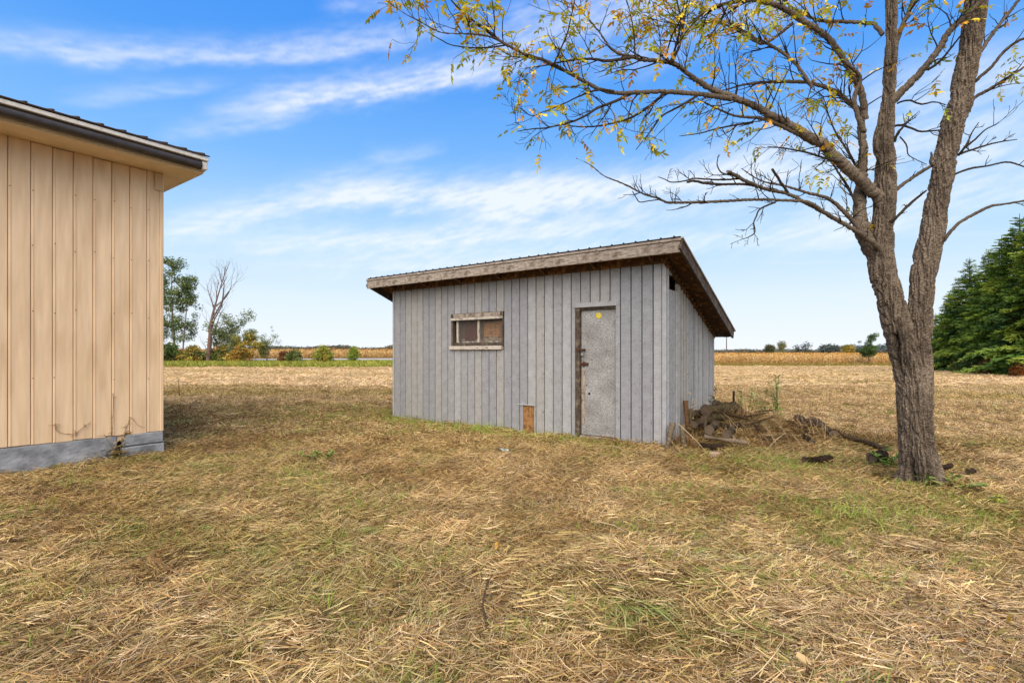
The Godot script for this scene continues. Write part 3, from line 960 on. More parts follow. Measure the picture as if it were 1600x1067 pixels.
func barn() -> void:
	var o := thing("barn", "tall tan metal sided building with dark gutter and concrete footing", "barn", BARN_AT, SHED_TURN)
	var b := Buf.new()
	bx(b, Vector3(-7.0, 0.2, 0.02), Vector3(-0.03, 3.95, 6.0), 0.0)
	part("wall", b, M.tan, o)
	R.seed = 9
	b = Buf.new()
	bx(b, Vector3(-0.029, 0.285, 0.006), Vector3(-0.004, 3.954, 0.199), 0.004)
	bx(b, Vector3(-0.0039, 0.29, 0.176), Vector3(0.002, 3.953, 0.190), 0.002)
	var panel0 := b.mesh(M.tan)
	for k in 29:
		if k == 0:
			b = Buf.new()
			bx(b, Vector3(-0.029, 0.285, 0.035), Vector3(-0.004, 3.954, 0.187), 0.004)
			bx(b, Vector3(-0.0039, 0.29, 0.158), Vector3(0.002, 3.953, 0.176), 0.002)
			part("wall_panel", b, M.tan, o)
		else:
			shared("wall_panel", panel0, Transform3D(Basis(), Vector3(R.randf_range(-0.002, 0.002), R.randf_range(-0.008, 0.004), 0.188 + (k - 1) * 0.2)), o)
	b = Buf.new()
	bx(b, Vector3(-0.06, 0.28, -0.012), Vector3(0.008, 3.953, 0.034), 0.006)
	part("corner_trim", b, M.tan, o)
	b = Buf.new()
	bx(b, Vector3(0.0085, 3.70, 0.0), Vector3(0.02, 3.952, 0.10), 0.004)
	part("corner_cap", b, M.tan_trim, o)
	b = Buf.new()
	for k in 28:
		for y in [1.05, 1.9, 2.7, 3.4]:
			if R.randf() < 0.3: continue
			var z := 0.188 + k * 0.2 - 0.016 + R.randf_range(-0.006, 0.006)
			var yy: float = y + R.randf_range(-0.06, 0.06)
			bx(b, Vector3(0.000, yy - 0.006, z - 0.006), Vector3(0.006, yy + 0.006, z + 0.006), 0.003)
	part("screws", b, M.rust, o, "stuff")
	b = Buf.new()
	bx(b, Vector3(-0.25, -0.3, 0.53), Vector3(-0.006, 0.279, 6.0), 0.012)
	part("footing", b, M.concrete, o)
	b = Buf.new()
	bx(b, Vector3(-0.25, 0.125, -0.01), Vector3(0.008, 0.279, 0.47), 0.012)
	part("footing", b, M.concrete, o)
	b = Buf.new()
	bx(b, Vector3(-0.25, -0.3, -0.02), Vector3(0.022, 0.115, 0.48), 0.012)
	part("footing", b, M.concrete, o)
	b = Buf.new()
	bx(b, Vector3(-0.2, -0.2, 0.47), Vector3(-0.06, 0.27, 0.54), 0.0)
	part("footing_gap", b, M.dark, o)
	# eaves
	b = Buf.new()
	bx(b, Vector3(-0.03, 3.957, -0.354), Vector3(0.455, 3.985, 6.2), 0.004)
	part("soffit", b, M.soffit, o)
	b = Buf.new()
	bx(b, Vector3(0.4, 3.9865, -0.366), Vector3(0.475, 4.11, 6.2), 0.004)
	bx(b, Vector3(0.4755, 3.99, -0.366), Vector3(0.565, 4.105, -0.29), 0.01)
	part("fascia", b, M.white, o)
	b = Buf.new()
	bx(b, Vector3(0.4, 4.112, -0.37), Vector3(0.588, 4.165, 6.2), 0.006)
	part("drip_edge", b, M.white, o)
	b = Buf.new()
	var gp := [Vector3(0.527, 4.045, -0.288), Vector3(0.527, 4.045, 2.0), Vector3(0.527, 4.045, 6.2)]
	tube(b, gp, [0.058, 0.058, 0.058], 20)
	part("gutter", b, M.gutter, o)
	b = Buf.new()
	bx(b, Vector3(-7.0, 3.957, -0.354), Vector3(-0.031, 3.985, 0.018), 0.004)
	part("gable_soffit", b, M.soffit, o)
	var tilt := atan(0.3)
	var len := 4.2 / cos(tilt)
	for s in [0, 1]:
		b = Buf.new()
		var at := Transform3D(Basis(Vector3.BACK, -tilt), Vector3(0.605, 4.18, 0)) if s == 0 else Transform3D(Basis(Vector3.BACK, tilt), Vector3(-7.6, 4.18, 0))
		var sg := -1.0 if s == 0 else 1.0
		box(b, at * Transform3D(Basis(), Vector3(sg * len * 0.5, 0, 2.92)), Vector3(len, 0.018, 6.6), 0.004)
		for k in 28:
			box(b, at * Transform3D(Basis(), Vector3(sg * len * 0.5, 0.017, -0.3 + k * 0.23)), Vector3(len + 0.008, 0.02, 0.03), 0.008)
		part("roof", b, M.roof_brown, o)
	b = Buf.new()
	for s in [0.0, 6.0]:
		var g0 := Vector3(0.4, 3.99, s)
		var g1 := Vector3(-7.4, 3.99, s)
		var g2 := Vector3(-3.5, 5.2, s)
		b.tri(g0, g1, g2, Vector3(0, 0, -1 if s == 0.0 else 1))
	part("gable", b, M.tan, o)

# ---------------------------------------------------------------- trees
func grow(b: Buf, tips: Array, p: Vector3, dir: Vector3, length: float, r: float, depth: int, up: float, wob: float, col: Color, kids := 3) -> void:
	var pts := [p]
	var rs := [r]
	var n := 5
	var q := p
	var d := dir
	for k in n:
		d = (d + Vector3(R.randfn(), R.randfn() * 0.5, R.randfn()) * wob + Vector3.UP * up).normalized()
		q += d * length / n
		pts.append(q)
		rs.append(lerpf(r, r * 0.42, float(k + 1) / n))
	tube(b, pts, rs, 7 if r > 0.1 else 5 if r > 0.03 else 4, 0.0, col * R.randf_range(0.85, 1.15), false)
	if depth == 0:
		tips.append([q, d, r])
		tips.append([pts[3], d, r])
		return
	for k in kids:
		var at := R.randi_range(2, n)
		var side := d.cross(Vector3(R.randfn(), R.randfn(), R.randfn())).normalized()
		var spread := R.randf_range(0.35, 0.8)
		var nd := (d * cos(spread) + side * sin(spread)).normalized()
		grow(b, tips, pts[at], nd, length * R.randf_range(0.5, 0.75), rs[at] * 0.62, depth - 1, up, wob, col, kids)

func leaf_clump(sd: int, n: int, size: float, squash: float) -> ArrayMesh:
	R.seed = sd
	var b := Buf.new()
	for k in n:
		var p := Vector3(R.randfn(), R.randfn() * squash, R.randfn()).limit_length(1.7) * 0.42
		var d := Vector3(R.randfn(), R.randfn() * 0.6 - 0.2, R.randfn()).normalized()
		var v := R.randf_range(0.7, 1.3)
		blade(b, p, d, d.cross(Vector3(R.randfn(), R.randfn(), R.randfn())).normalized(), size * R.randf_range(0.7, 1.4), size * 0.55, 0.0, 0.0, 0.0, Color(v, v * R.randf_range(0.92, 1.05), v))
	return b.mesh(M.leaf)

func tree_cols(pal: Array, v := 0.25) -> Color:
	var c: Color = pal[R.randi() % pal.size()]
	c = c * R.randf_range(1.0 - v, 1.0 + v)
	c.a = 1.0
	return c

func foot(p: Vector3) -> Vector3:
	return Vector3(p.x, base_h(p.x, p.z) - 0.05, p.z)

# a broadleaf tree whose leaf clumps sit on its own twig ends
func leafy(called: String, label: String, category: String, at: Vector3, sd: int, height: float, stems: Array, depth: int, kids: int, clump: ArrayMesh, size: float, share: float, pal: Array, bark: Color, rise := 0.10) -> void:
	var o := thing(called, label, category, foot(at))
	R.seed = sd
	var b := Buf.new()
	var tips := []
	for s in stems:
		grow(b, tips, s[0], (s[1] as Vector3).normalized(), height * s[2], height * 0.014 * s[3], depth, rise, 0.14, bark, kids)
	part("trunk", b, M.stem, o)
	var xs := []
	var cs := []
	for t in tips:
		if R.randf() > share: continue
		var s := size * R.randf_range(0.6, 1.35)
		xs.append(Transform3D(Basis(Vector3.UP, R.randf() * TAU).scaled(Vector3(s, s, s)), t[0] + Vector3(R.randfn(), R.randfn(), R.randfn()) * size * 0.25))
		cs.append(tree_cols(pal))
	if xs.size(): multi("foliage", clump, xs, cs, o)

# a tall tree with thin upright stems and loose leaf masses hung along them
func airy(label: String, at: Vector3, sd: int, axes: Array, clump: ArrayMesh, n: int, size: float, pal: Array, bark: Color) -> void:
	var o := thing("poplar", label, "tree", foot(at))
	R.seed = sd
	var b := Buf.new()
	var xs := []
	var cs := []
	for a in axes:
		var root: Vector3 = a[0]
		var top: Vector3 = a[1]
		var sm := smooth([root, root.lerp(top, 0.35) + Vector3(R.randfn() * 0.2, 0, 0), root.lerp(top, 0.7) + Vector3(R.randfn() * 0.25, 0, 0), top], [a[2], a[2] * 0.8, a[2] * 0.4, 0.02], 0.6)
		tube(b, sm[0], sm[1], 7, 0.0, bark, false)
		for k in n:
			var t := lerpf(0.24, 1.0, pow(R.randf(), 0.8))
			var c: Vector3 = sm[0][int(t * (sm[0].size() - 1))]
			var reach: float = a[3] * (0.35 + 0.65 * sin(PI * clampf(t * 0.85 + 0.05, 0.0, 1.0))) * sqrt(R.randf())
			var an := R.randf() * TAU
			var p := c + Vector3(cos(an) * reach, reach * 0.45, sin(an) * reach)
			if nz.get_noise_3d(p.x * 0.34 + sd, p.y * 0.26, p.z * 0.34) < -0.06: continue
			var s := size * R.randf_range(0.6, 1.3)
			xs.append(Transform3D(Basis(Vector3.UP, R.randf() * TAU).scaled(Vector3(s, s, s)), p))
			cs.append(tree_cols(pal, 0.3))
			if k % 3 == 0: tube(b, [c, c.lerp(p, 0.5) + Vector3(0, 0.15, 0), p], [0.05, 0.035, 0.012], 4, 0.0, bark, false)
	part("trunk", b, M.stem, o)
	multi("foliage", clump, xs, cs, o)

func shrub(called: String, label: String, at: Vector3, sd: int, w: float, h: float, clump: ArrayMesh, n: int, size: float, pal: Array, group := "") -> void:
	var o := thing(called, label, "shrub", foot(at), 0.0, group)
	R.seed = sd
	var b := Buf.new()
	for k in 7:
		var a := R.randf() * TAU
		var e := Vector3(cos(a) * w * 0.35, h * R.randf_range(0.6, 0.9), sin(a) * w * 0.35)
		tube(b, [Vector3.ZERO, e * 0.5 + Vector3(0, h * 0.08, 0), e], [0.03, 0.02, 0.006], 4, 0.0, Color(0.12, 0.09, 0.06), false)
	part("stems", b, M.stem, o)
	var xs := []
	var cs := []
	for k in n:
		var p := Vector3(R.randfn(), 0, R.randfn()).limit_length(2.0) * w * 0.24
		var y := R.randf()
		p *= 1.0 - 0.6 * y * y
		p.y = h * (0.12 + 0.85 * y)
		var s := size * R.randf_range(0.7, 1.3)
		xs.append(Transform3D(Basis(Vector3.UP, R.randf() * TAU).scaled(Vector3(s, s, s)), p))
		cs.append(tree_cols(pal))
	multi("foliage", clump, xs, cs, o)

func spray_mesh(sd: int) -> ArrayMesh:
	R.seed = sd
	var b := Buf.new()
	# one metre bough along +x: side twigs in a drooping fan, each a bundle of needle faces
	for k in 11:
		var t := 0.12 + 0.88 * k / 10.0
		for s in [-1.0, 1.0]:
			var ln := 0.40 * (1.15 - t * 0.85) * R.randf_range(0.7, 1.2)
			var dir := Vector3(0.75, R.randf_range(-0.25, 0.18), s * R.randf_range(0.6, 1.0)).normalized()
			for q in 3:
				var d := (dir + Vector3(R.randfn(), R.randfn() + 0.1, R.randfn()) * 0.22).normalized()
				var v := R.randf_range(0.65, 1.35)
				blade(b, Vector3(t, -0.16 * t * t + R.randf_range(-0.02, 0.03), 0) + dir * ln * 0.25 * q, d, Vector3.UP, ln * 0.62, 0.055, 0.02, R.randf_range(0.0, 0.08), 0.0, Color(v, v, v), R.randfn() * 0.7)
	for q in 5:
		var d := Vector3(1, R.randf_range(-0.2, 0.3), R.randfn() * 0.3).normalized()
		blade(b, Vector3(0.82, -0.12, 0), d, Vector3.UP, 0.26, 0.05, 0.0, 0.0, 0.0, Color(1.25, 1.3, 1.1), R.randfn())
	return b.mesh(M.needle)

func spruce(label: String, at: Vector3, sd: int, h: float, spray: ArrayMesh, wide: float) -> void:
	var o := thing("spruce", label, "spruce", foot(at), 0.0, "spruces in a row at the right edge of the field")
	R.seed = sd
	var b := Buf.new()
	tube(b, [Vector3.ZERO, Vector3(0.05, h * 0.5, 0), Vector3(0, h, 0)], [h * 0.018, h * 0.011, 0.015], 7, 0.0, Color(0.10, 0.075, 0.055))
	part("trunk", b, M.stem, o)
	var xs := []
	var cs := []
	var y := 0.35
	while y < h - 0.25:
		var t := y / h
		var reach := wide * pow(1.0 - t, 0.8) * h + 0.18
		var n := int(clampf(5.0 + reach * 2.6, 5, 13))
		var a0 := R.randf() * TAU
		for k in n:
			var a := a0 + TAU * k / n + R.randfn() * 0.2
			var rr := reach * R.randf_range(0.72, 1.18)
			var pitch := lerpf(-0.22, 0.55, pow(t, 1.6)) + R.randfn() * 0.12
			var bs := Basis(Vector3.UP, a) * Basis(Vector3.BACK, pitch) * Basis(Vector3.RIGHT, R.randfn() * 0.25)
			var pal := [Color(0.10, 0.18, 0.032), Color(0.15, 0.25, 0.038), Color(0.32, 0.40, 0.055), Color(0.06, 0.115, 0.028), Color(0.21, 0.31, 0.045)]  # bright and dark greens stand in for highlights and shaded gaps
			var c := tree_cols(pal, 0.25)
			# inner and outer fan of the same bough
			xs.append(Transform3D(bs.scaled(Vector3(rr, rr * 0.8, rr * 0.85)), Vector3(0, y + R.randfn() * 0.08, 0)))
			cs.append(c)
			var s2 := rr * R.randf_range(0.4, 0.62)
			xs.append(Transform3D((bs * Basis(Vector3.UP, R.randfn() * 0.5)).scaled(Vector3(s2, s2, s2)), Vector3(0, y, 0) + bs * Vector3(rr * R.randf_range(0.4, 0.62), -0.02, 0)))
			cs.append(c * R.randf_range(0.9, 1.3))
		y += lerpf(0.34, 0.2, t) * R.randf_range(0.8, 1.2)
	multi("crown", spray, xs, cs, o)

# ---------------------------------------------------------------- the big tree
var leaf_xs := []
var leaf_cs := []
const BARK := Color(0.215, 0.172, 0.136)

func unpack(a: Array) -> Array:
	var p := []
	var r := []
	for k in range(0, a.size(), 4):
		p.append(Vector3(a[k], a[k + 1], a[k + 2]))
		r.append(a[k + 3])
	return [p, r]

func put_leaf(p: Vector3, d: Vector3) -> void:
	var dir := (d * 0.5 + Vector3(R.randfn(), R.randfn() * 0.6 - 0.3, R.randfn()) * 0.6).normalized()
	var x := dir
	var z := x.cross(Vector3.UP + Vector3(R.randfn(), 0, R.randfn()) * 0.4).normalized()
	var y := z.cross(x)
	var s := R.randf_range(0.55, 1.0)
	leaf_xs.append(Transform3D(Basis(x, y, z).scaled(Vector3(s, s, s)), p))
	var pal := [Color(0.88, 0.62, 0.03), Color(0.90, 0.68, 0.05), Color(0.74, 0.64, 0.05), Color(0.44, 0.46, 0.05), Color(0.36, 0.40, 0.05), Color(0.70, 0.36, 0.04), Color(0.52, 0.50, 0.05)]
	leaf_cs.append(tree_cols(pal, 0.22))

func twigs(b: Buf, p: Array, r: Array, per_m: float, lmin: float, lmax: float, leafy_share: float, up: float, from := 0.15) -> void:
	var total := 0.0
	for k in p.size() - 1: total += p[k].distance_to(p[k + 1])
	var n := int(total * per_m * 1.8 + R.randf())
	for q in n:
		var k := int(lerpf(from, 0.98, R.randf()) * (p.size() - 1))
		var t: Vector3 = (p[k + 1] - p[k]).normalized()
		var side := t.cross(Vector3(R.randfn(), R.randfn(), R.randfn())).normalized()
		var d := (t * R.randf_range(0.3, 1.0) + side * R.randf_range(0.5, 1.0) + Vector3.UP * up * R.randf_range(0.0, 1.6)).normalized()
		var ln := R.randf_range(lmin, lmax)
		sprig(b, p[k], d, ln, minf(r[k] * 0.55, 0.0055 + ln * 0.006), leafy_share, up, 1)

func sprig(b: Buf, p: Vector3, d: Vector3, ln: float, rad: float, leafy_share: float, up: float, kids: int) -> void:
	var pts := [p]
	var rs := [rad]
	var q := p
	for k in 5:
		d = (d + Vector3(R.randfn(), R.randfn(), R.randfn()) * 0.17 + Vector3.UP * up * 0.12).normalized()
		q += d * ln / 5.0
		pts.append(q)
		rs.append(lerpf(rad, 0.0022, (k + 1) / 5.0))
	tube(b, pts, rs, 4, 0.0, Color(0.10, 0.078, 0.062) * R.randf_range(0.8, 1.2), false)
	if kids > 0:
		for k in R.randi_range(1, 4):
			var m := R.randi_range(1, 4)
			var side := d.cross(Vector3(R.randfn(), R.randfn(), R.randfn())).normalized()
			sprig(b, pts[m], (d + side * R.randf_range(0.5, 1.0)).normalized(), ln * R.randf_range(0.35, 0.6), rs[m] * 0.7, leafy_share, up, kids - 1)
	for k in range(2, 6):
		if R.randf() < leafy_share * 0.62: put_leaf(pts[k], d)
	if R.randf() < leafy_share * 0.85: put_leaf(q, d)

func limb(o: Node, a: Array, per_m: float, lmin: float, lmax: float, leafy_share: float, up := 0.3, label := "", from := 0.15) -> void:
	var u := unpack(a)
	for k in u[1].size(): u[1][k] *= 0.9
	var r0: float = u[1][0]
	var s := smooth(u[0], u[1], clampf(r0 * 0.3, 0.015, 0.045))
	for k in range(1, s[0].size() - 1):
		s[0][k] += Vector3(R.randfn(), R.randfn(), R.randfn()) * s[1][k] * 0.10
	var b := Buf.new()
	var sides := int(clampf(r0 * 420.0, 6, 64))
	tube(b, s[0], s[1], sides, 0.16 * r0 if r0 > 0.018 else 0.0, BARK if r0 > 0.018 else Color(0.12, 0.095, 0.075), true, 0.0, 0.05)
	twigs(b, s[0], s[1], per_m, lmin, lmax, leafy_share, up, from)
	var m := part("limb", b, M.bark, o)
	if label != "": m.set_meta("label", label)

func compound_leaf() -> ArrayMesh:
	R.seed = 31
	var b := Buf.new()
	var pts := []
	var rs := []
	for k in 6:
		var t := k / 5.0
		pts.append(Vector3(t * 0.17, -0.04 * t * t, 0))
		rs.append(0.0016)
	tube(b, pts, rs, 3, 0.0, Color(0.8, 0.6, 0.5), false)
	for k in 4:
		var t := 0.3 + 0.2 * k
		for s in [-1.0, 1.0]:
			if R.randf() < 0.12: continue
			var d := Vector3(0.45, R.randf_range(-0.55, 0.1), s).normalized()
			var v := R.randf_range(0.75, 1.25)
			blade(b, Vector3(t * 0.17, -0.04 * t * t, 0), d, Vector3.UP, R.randf_range(0.042, 0.066), 0.027, 0.0, 0.012, 0.0, Color(v, v * R.randf_range(0.85, 1.1), v), R.randfn() * 0.5)
	blade(b, Vector3(0.17, -0.04, 0), Vector3(0.9, -0.4, 0.1).normalized(), Vector3.UP, 0.07, 0.03, 0.0, 0.01, 0.0, Color.WHITE, 0.2)
	return b.mesh(M.leaf)

func big_tree() -> void:
	var o := thing("tree", "large forked bare-barked tree with sparse yellow autumn leaves beside the shed", "tree", Vector3(4.465, 0.06, -5.59))
	R.seed = 2024
	var b := Buf.new()
	# left stem from the root to far above the frame, then the right stem growing out of the same foot
	clefts = [[Vector3(-0.304, 1.502, 0.066), Vector3(-0.251, 1.066, 0.06), 0.035, 0.05], [Vector3(-0.251, 1.066, 0.06), Vector3(-0.182, 0.517, 0.106), 0.024, 0.04], [Vector3(-0.175, 0.208, 0.096), Vector3(-0.159, -0.031, 0.137), 0.04, 0.05], [Vector3(-0.046, 0.025, 0.207), Vector3(0.005, -0.101, 0.23), 0.035, 0.04], [Vector3(-0.24, 1.874, 0.111), Vector3(-0.302, 1.488, 0.073), 0.02, 0.03]]
	var u := unpack([0.021, -0.175, 0, 0.236, 0.015, -0.014, -0.002, 0.198, -0.012, 0.352, -0.003, 0.165, -0.032, 0.703, -0.005, 0.16, -0.066, 1.055, -0.006, 0.16, -0.142, 1.372, -0.008, 0.153, -0.225, 1.654, -0.009, 0.138, -0.309, 1.971, -0.011, 0.127, -0.378, 2.217, -0.012, 0.128, -0.405, 2.5, -0.014, 0.128, -0.369, 2.768, -0.015, 0.108, -0.347, 3.135, -0.016, 0.108, -0.338, 3.439, -0.018, 0.097, -0.365, 3.679, -0.019, 0.1, -0.315, 4.075, -0.021, 0.068, -0.293, 4.379, -0.022, 0.065, -0.27, 4.832, -0.024, 0.059, -0.276, 5.292, -0.026, 0.057, -0.311, 5.929, -0.027, 0.048, -0.366, 6.708, -0.029, 0.034, -0.436, 7.416, -0.03, 0.014])
	var s := smooth(u[0], u[1], 0.0125)
	tube(b, s[0], s[1], 210, 0.032, BARK, true, 0.26, 0.06)
	u = unpack([0.005, 0.426, 0.02, 0.098, -0.005, 0.777, 0.024, 0.131, -0.008, 1.127, 0.027, 0.128, -0.018, 1.442, 0.031, 0.123, -0.007, 1.756, 0.035, 0.12, 0.018, 2.105, 0.038, 0.117, 0.071, 2.419, 0.042, 0.122, 0.117, 2.606, 0.046, 0.118, 0.163, 2.933, 0.049, 0.11, 0.229, 3.294, 0.053, 0.106, 0.296, 3.662, 0.057, 0.111, 0.334, 3.841, 0.061, 0.113, 0.407, 4.034, 0.064, 0.109, 0.453, 4.331, 0.068, 0.104, 0.505, 4.628, 0.072, 0.103, 0.543, 4.924, 0.075, 0.103, 0.575, 5.22, 0.079, 0.107, 0.634, 5.633, 0.083, 0.092, 0.713, 6.322, 0.086, 0.071, 0.765, 7.149, 0.09, 0.035])
	s = smooth(u[0], u[1], 0.0125)
	tube(b, s[0], s[1], 170, 0.028, BARK, true, 0.0, 0.06)
	part("trunk", b, M.bark, o)
	clefts = []
	# second stem behind the left one
	limb(o, [-0.295, 2.076, -0.01, 0.068, -0.408, 2.326, -0.029, 0.086, -0.536, 2.577, -0.047, 0.087, -0.587, 2.83, -0.066, 0.079, -0.582, 3.049, -0.085, 0.074, -0.547, 3.269, -0.104, 0.059, -0.513, 3.635, -0.123, 0.05, -0.514, 3.729, -0.141, 0.047, -0.516, 3.903, -0.16, 0.045], 2.0, 0.2, 0.5, 0.05)
	limb(o, [-0.501, 3.758, -0.16, 0.045, -0.497, 4.029, -0.199, 0.042, -0.463, 4.098, -0.238, 0.039, -0.598, 4.248, -0.277, 0.031, -0.729, 4.386, -0.316, 0.028, -1.01, 4.496, -0.354, 0.026, -1.394, 4.523, -0.393, 0.023, -1.715, 4.513, -0.432, 0.017, -1.888, 4.48, -0.471, 0.011, -2.086, 4.462, -0.51, 0.007], 5.0, 0.25, 0.6, 0.22)
	limb(o, [-0.473, 3.975, -0.16, 0.048, -0.538, 4.277, -0.128, 0.042, -0.667, 4.475, -0.096, 0.039, -0.86, 4.735, -0.064, 0.036, -1.057, 4.893, -0.031, 0.036, -1.231, 4.957, 0.001, 0.037, -1.389, 5.042, 0.033, 0.034, -1.588, 5.111, 0.065, 0.031, -1.812, 5.145, 0.097, 0.028, -2.033, 5.109, 0.129, 0.022, -2.253, 5.046, 0.161, 0.019, -2.442, 4.937, 0.194, 0.013, -2.616, 4.808, 0.226, 0.01, -2.855, 4.76, 0.258, 0.006, -3.132, 4.773, 0.29, 0.005], 5.5, 0.25, 0.7, 0.30)
	# the great limb that sweeps out to the upper left, and its two arms
	limb(o, [-0.337, 2.816, -0.01, 0.057, -0.435, 3.036, 0.008, 0.071, -0.532, 3.115, 0.026, 0.071, -0.705, 3.262, 0.045, 0.066, -0.905, 3.423, 0.063, 0.064, -1.097, 3.597, 0.081, 0.062, -1.274, 3.672, 0.099, 0.06, -1.436, 3.768, 0.117, 0.051, -1.666, 3.877, 0.135, 0.046, -1.894, 3.992, 0.154, 0.04, -2.127, 4.065, 0.172, 0.038, -2.353, 4.144, 0.19, 0.035, -2.509, 4.223, 0.208, 0.032, -2.616, 4.288, 0.226, 0.029, -2.764, 4.379, 0.245, 0.029, -2.924, 4.395, 0.263, 0.026, -3.109, 4.398, 0.281, 0.023, -3.234, 4.428, 0.299, 0.019, -3.404, 4.464, 0.317, 0.016, -3.579, 4.672, 0.335, 0.013, -3.754, 4.858, 0.354, 0.01, -3.894, 5.017, 0.372, 0.007, -3.968, 5.2, 0.39, 0.005], 4.5, 0.25, 0.7, 0.26)
	limb(o, [-2.2, 3.962, 0.34, 0.033, -2.494, 3.989, 0.366, 0.028, -2.713, 3.995, 0.393, 0.028, -3.001, 3.995, 0.419, 0.025, -3.171, 3.969, 0.445, 0.025, -3.435, 3.956, 0.472, 0.024, -3.607, 3.988, 0.498, 0.022, -3.86, 4.108, 0.524, 0.021, -4.11, 4.221, 0.551, 0.019, -4.364, 4.294, 0.577, 0.016, -4.559, 4.38, 0.603, 0.016, -4.658, 4.414, 0.629, 0.012, -4.819, 4.429, 0.656, 0.011, -5.045, 4.419, 0.682, 0.009, -5.171, 4.421, 0.708, 0.008, -5.326, 4.49, 0.735, 0.007, -5.485, 4.559, 0.761, 0.006, -5.589, 4.62, 0.787, 0.005, -5.691, 4.68, 0.814, 0.004, -5.75, 4.716, 0.84, 0.003], 4.5, 0.2, 0.6, 0.26)
	limb(o, [-3.255, 4.356, 0.39, 0.019, -3.495, 4.29, 0.45, 0.016, -3.698, 4.275, 0.51, 0.013, -3.947, 4.216, 0.57, 0.009, -4.153, 4.139, 0.63, 0.006, -4.342, 4.081, 0.69, 0.004], 6.0, 0.2, 0.45, 0.2)
	limb(o, [-4.388, 4.357, 0.49, 0.016, -4.591, 4.425, 0.57, 0.013, -4.776, 4.513, 0.65, 0.011, -4.923, 4.585, 0.73, 0.009, -5.036, 4.653, 0.81, 0.007, -5.115, 4.776, 0.89, 0.005], 5.0, 0.15, 0.4, 0.35)
	limb(o, [-4.528, 4.362, 0.59, 0.009, -4.713, 4.29, 0.67, 0.008, -4.873, 4.243, 0.75, 0.007, -5.034, 4.22, 0.83, 0.005, -5.113, 4.214, 0.91, 0.005, -5.229, 4.241, 0.99, 0.003], 3.0, 0.1, 0.25, 0.3)
	limb(o, [-3.267, 3.959, 0.44, 0.019, -3.439, 3.857, 0.49, 0.016, -3.614, 3.769, 0.54, 0.013, -3.742, 3.67, 0.59, 0.012, -3.873, 3.592, 0.64, 0.011, -4.12, 3.508, 0.69, 0.008, -4.27, 3.474, 0.74, 0.006, -4.417, 3.429, 0.79, 0.004], 5.0, 0.15, 0.45, 0.14, 0.1)
	limb(o, [-3.449, 3.935, 0.54, 0.016, -3.618, 3.935, 0.565, 0.012, -3.805, 3.859, 0.59, 0.009, -3.964, 3.772, 0.615, 0.007, -4.154, 3.685, 0.64, 0.006, -4.279, 3.636, 0.665, 0.005, -4.391, 3.699, 0.69, 0.004], 5.0, 0.12, 0.4, 0.14, 0.1)
	limb(o, [-2.865, 4.053, 0.29, 0.019, -3.021, 3.926, 0.25, 0.016, -3.213, 3.823, 0.21, 0.013, -3.442, 3.773, 0.17, 0.01, -3.675, 3.763, 0.13, 0.008, -3.912, 3.801, 0.09, 0.006], 5.0, 0.15, 0.4, 0.15, 0.0)
	limb(o, [-2.495, 4.069, 0.19, 0.016, -2.712, 3.928, 0.23, 0.013, -2.892, 3.816, 0.27, 0.01, -3.004, 3.665, 0.31, 0.008, -3.094, 3.549, 0.35, 0.006, -3.196, 3.415, 0.39, 0.004], 4.0, 0.15, 0.4, 0.1, -0.1)
	limb(o, [-1.269, 3.648, 0.09, 0.024, -1.582, 3.775, 0.133, 0.024, -1.809, 3.831, 0.176, 0.021, -2.1, 3.839, 0.219, 0.015, -2.32, 3.9, 0.261, 0.012, -2.504, 3.946, 0.304, 0.009, -2.75, 3.899, 0.347, 0.006, -3.026, 3.827, 0.39, 0.004], 6.0, 0.15, 0.45, 0.08, 0.0)
	limb(o, [-1.864, 3.828, 0.09, 0.016, -2.088, 3.757, 0.19, 0.012, -2.332, 3.673, 0.29, 0.009, -2.535, 3.585, 0.39, 0.007, -2.784, 3.511, 0.49, 0.004], 3.0, 0.15, 0.35, 0.03, 0.0)
	limb(o, [-1.366, 4.971, -0.01, 0.022, -1.597, 4.82, -0.11, 0.019, -1.693, 4.895, -0.21, 0.02, -1.868, 5.088, -0.31, 0.017, -2.05, 5.242, -0.41, 0.014, -2.163, 5.283, -0.51, 0.011, -2.359, 5.229, -0.61, 0.007], 5.5, 0.2, 0.5, 0.28)
	limb(o, [-1.273, 4.158, 0.19, 0.02, -1.402, 4.435, 0.119, 0.018, -1.572, 4.649, 0.047, 0.019, -1.781, 4.811, -0.024, 0.016, -1.926, 4.969, -0.096, 0.013, -2.075, 5.101, -0.167, 0.01, -2.229, 5.256, -0.239, 0.007, -2.35, 5.474, -0.31, 0.005], 6.0, 0.2, 0.55, 0.30)
	limb(o, [-2.798, 4.367, 0.29, 0.019, -2.692, 4.587, 0.21, 0.016, -2.624, 4.841, 0.13, 0.013, -2.57, 5.1, 0.05, 0.01, -2.486, 5.366, -0.03, 0.008, -2.386, 5.709, -0.11, 0.005], 6.0, 0.2, 0.5, 0.34)
	limb(o, [-2.812, 4.367, 0.29, 0.016, -2.769, 4.528, 0.365, 0.013, -2.755, 4.71, 0.44, 0.01, -2.818, 4.854, 0.515, 0.008, -2.88, 5.023, 0.59, 0.006], 5.0, 0.2, 0.45, 0.32)
	limb(o, [-3.203, 4.363, 0.39, 0.01, -3.216, 4.627, 0.365, 0.008, -3.243, 4.841, 0.34, 0.006, -3.304, 5.056, 0.315, 0.005, -3.365, 5.207, 0.29, 0.004], 6.0, 0.12, 0.35, 0.32)
	limb(o, [-4.05, 4.186, 0.59, 0.009, -3.936, 4.42, 0.64, 0.008, -3.898, 4.562, 0.69, 0.007, -3.867, 4.7, 0.74, 0.005, -3.861, 4.848, 0.79, 0.004], 4.0, 0.12, 0.3, 0.3)
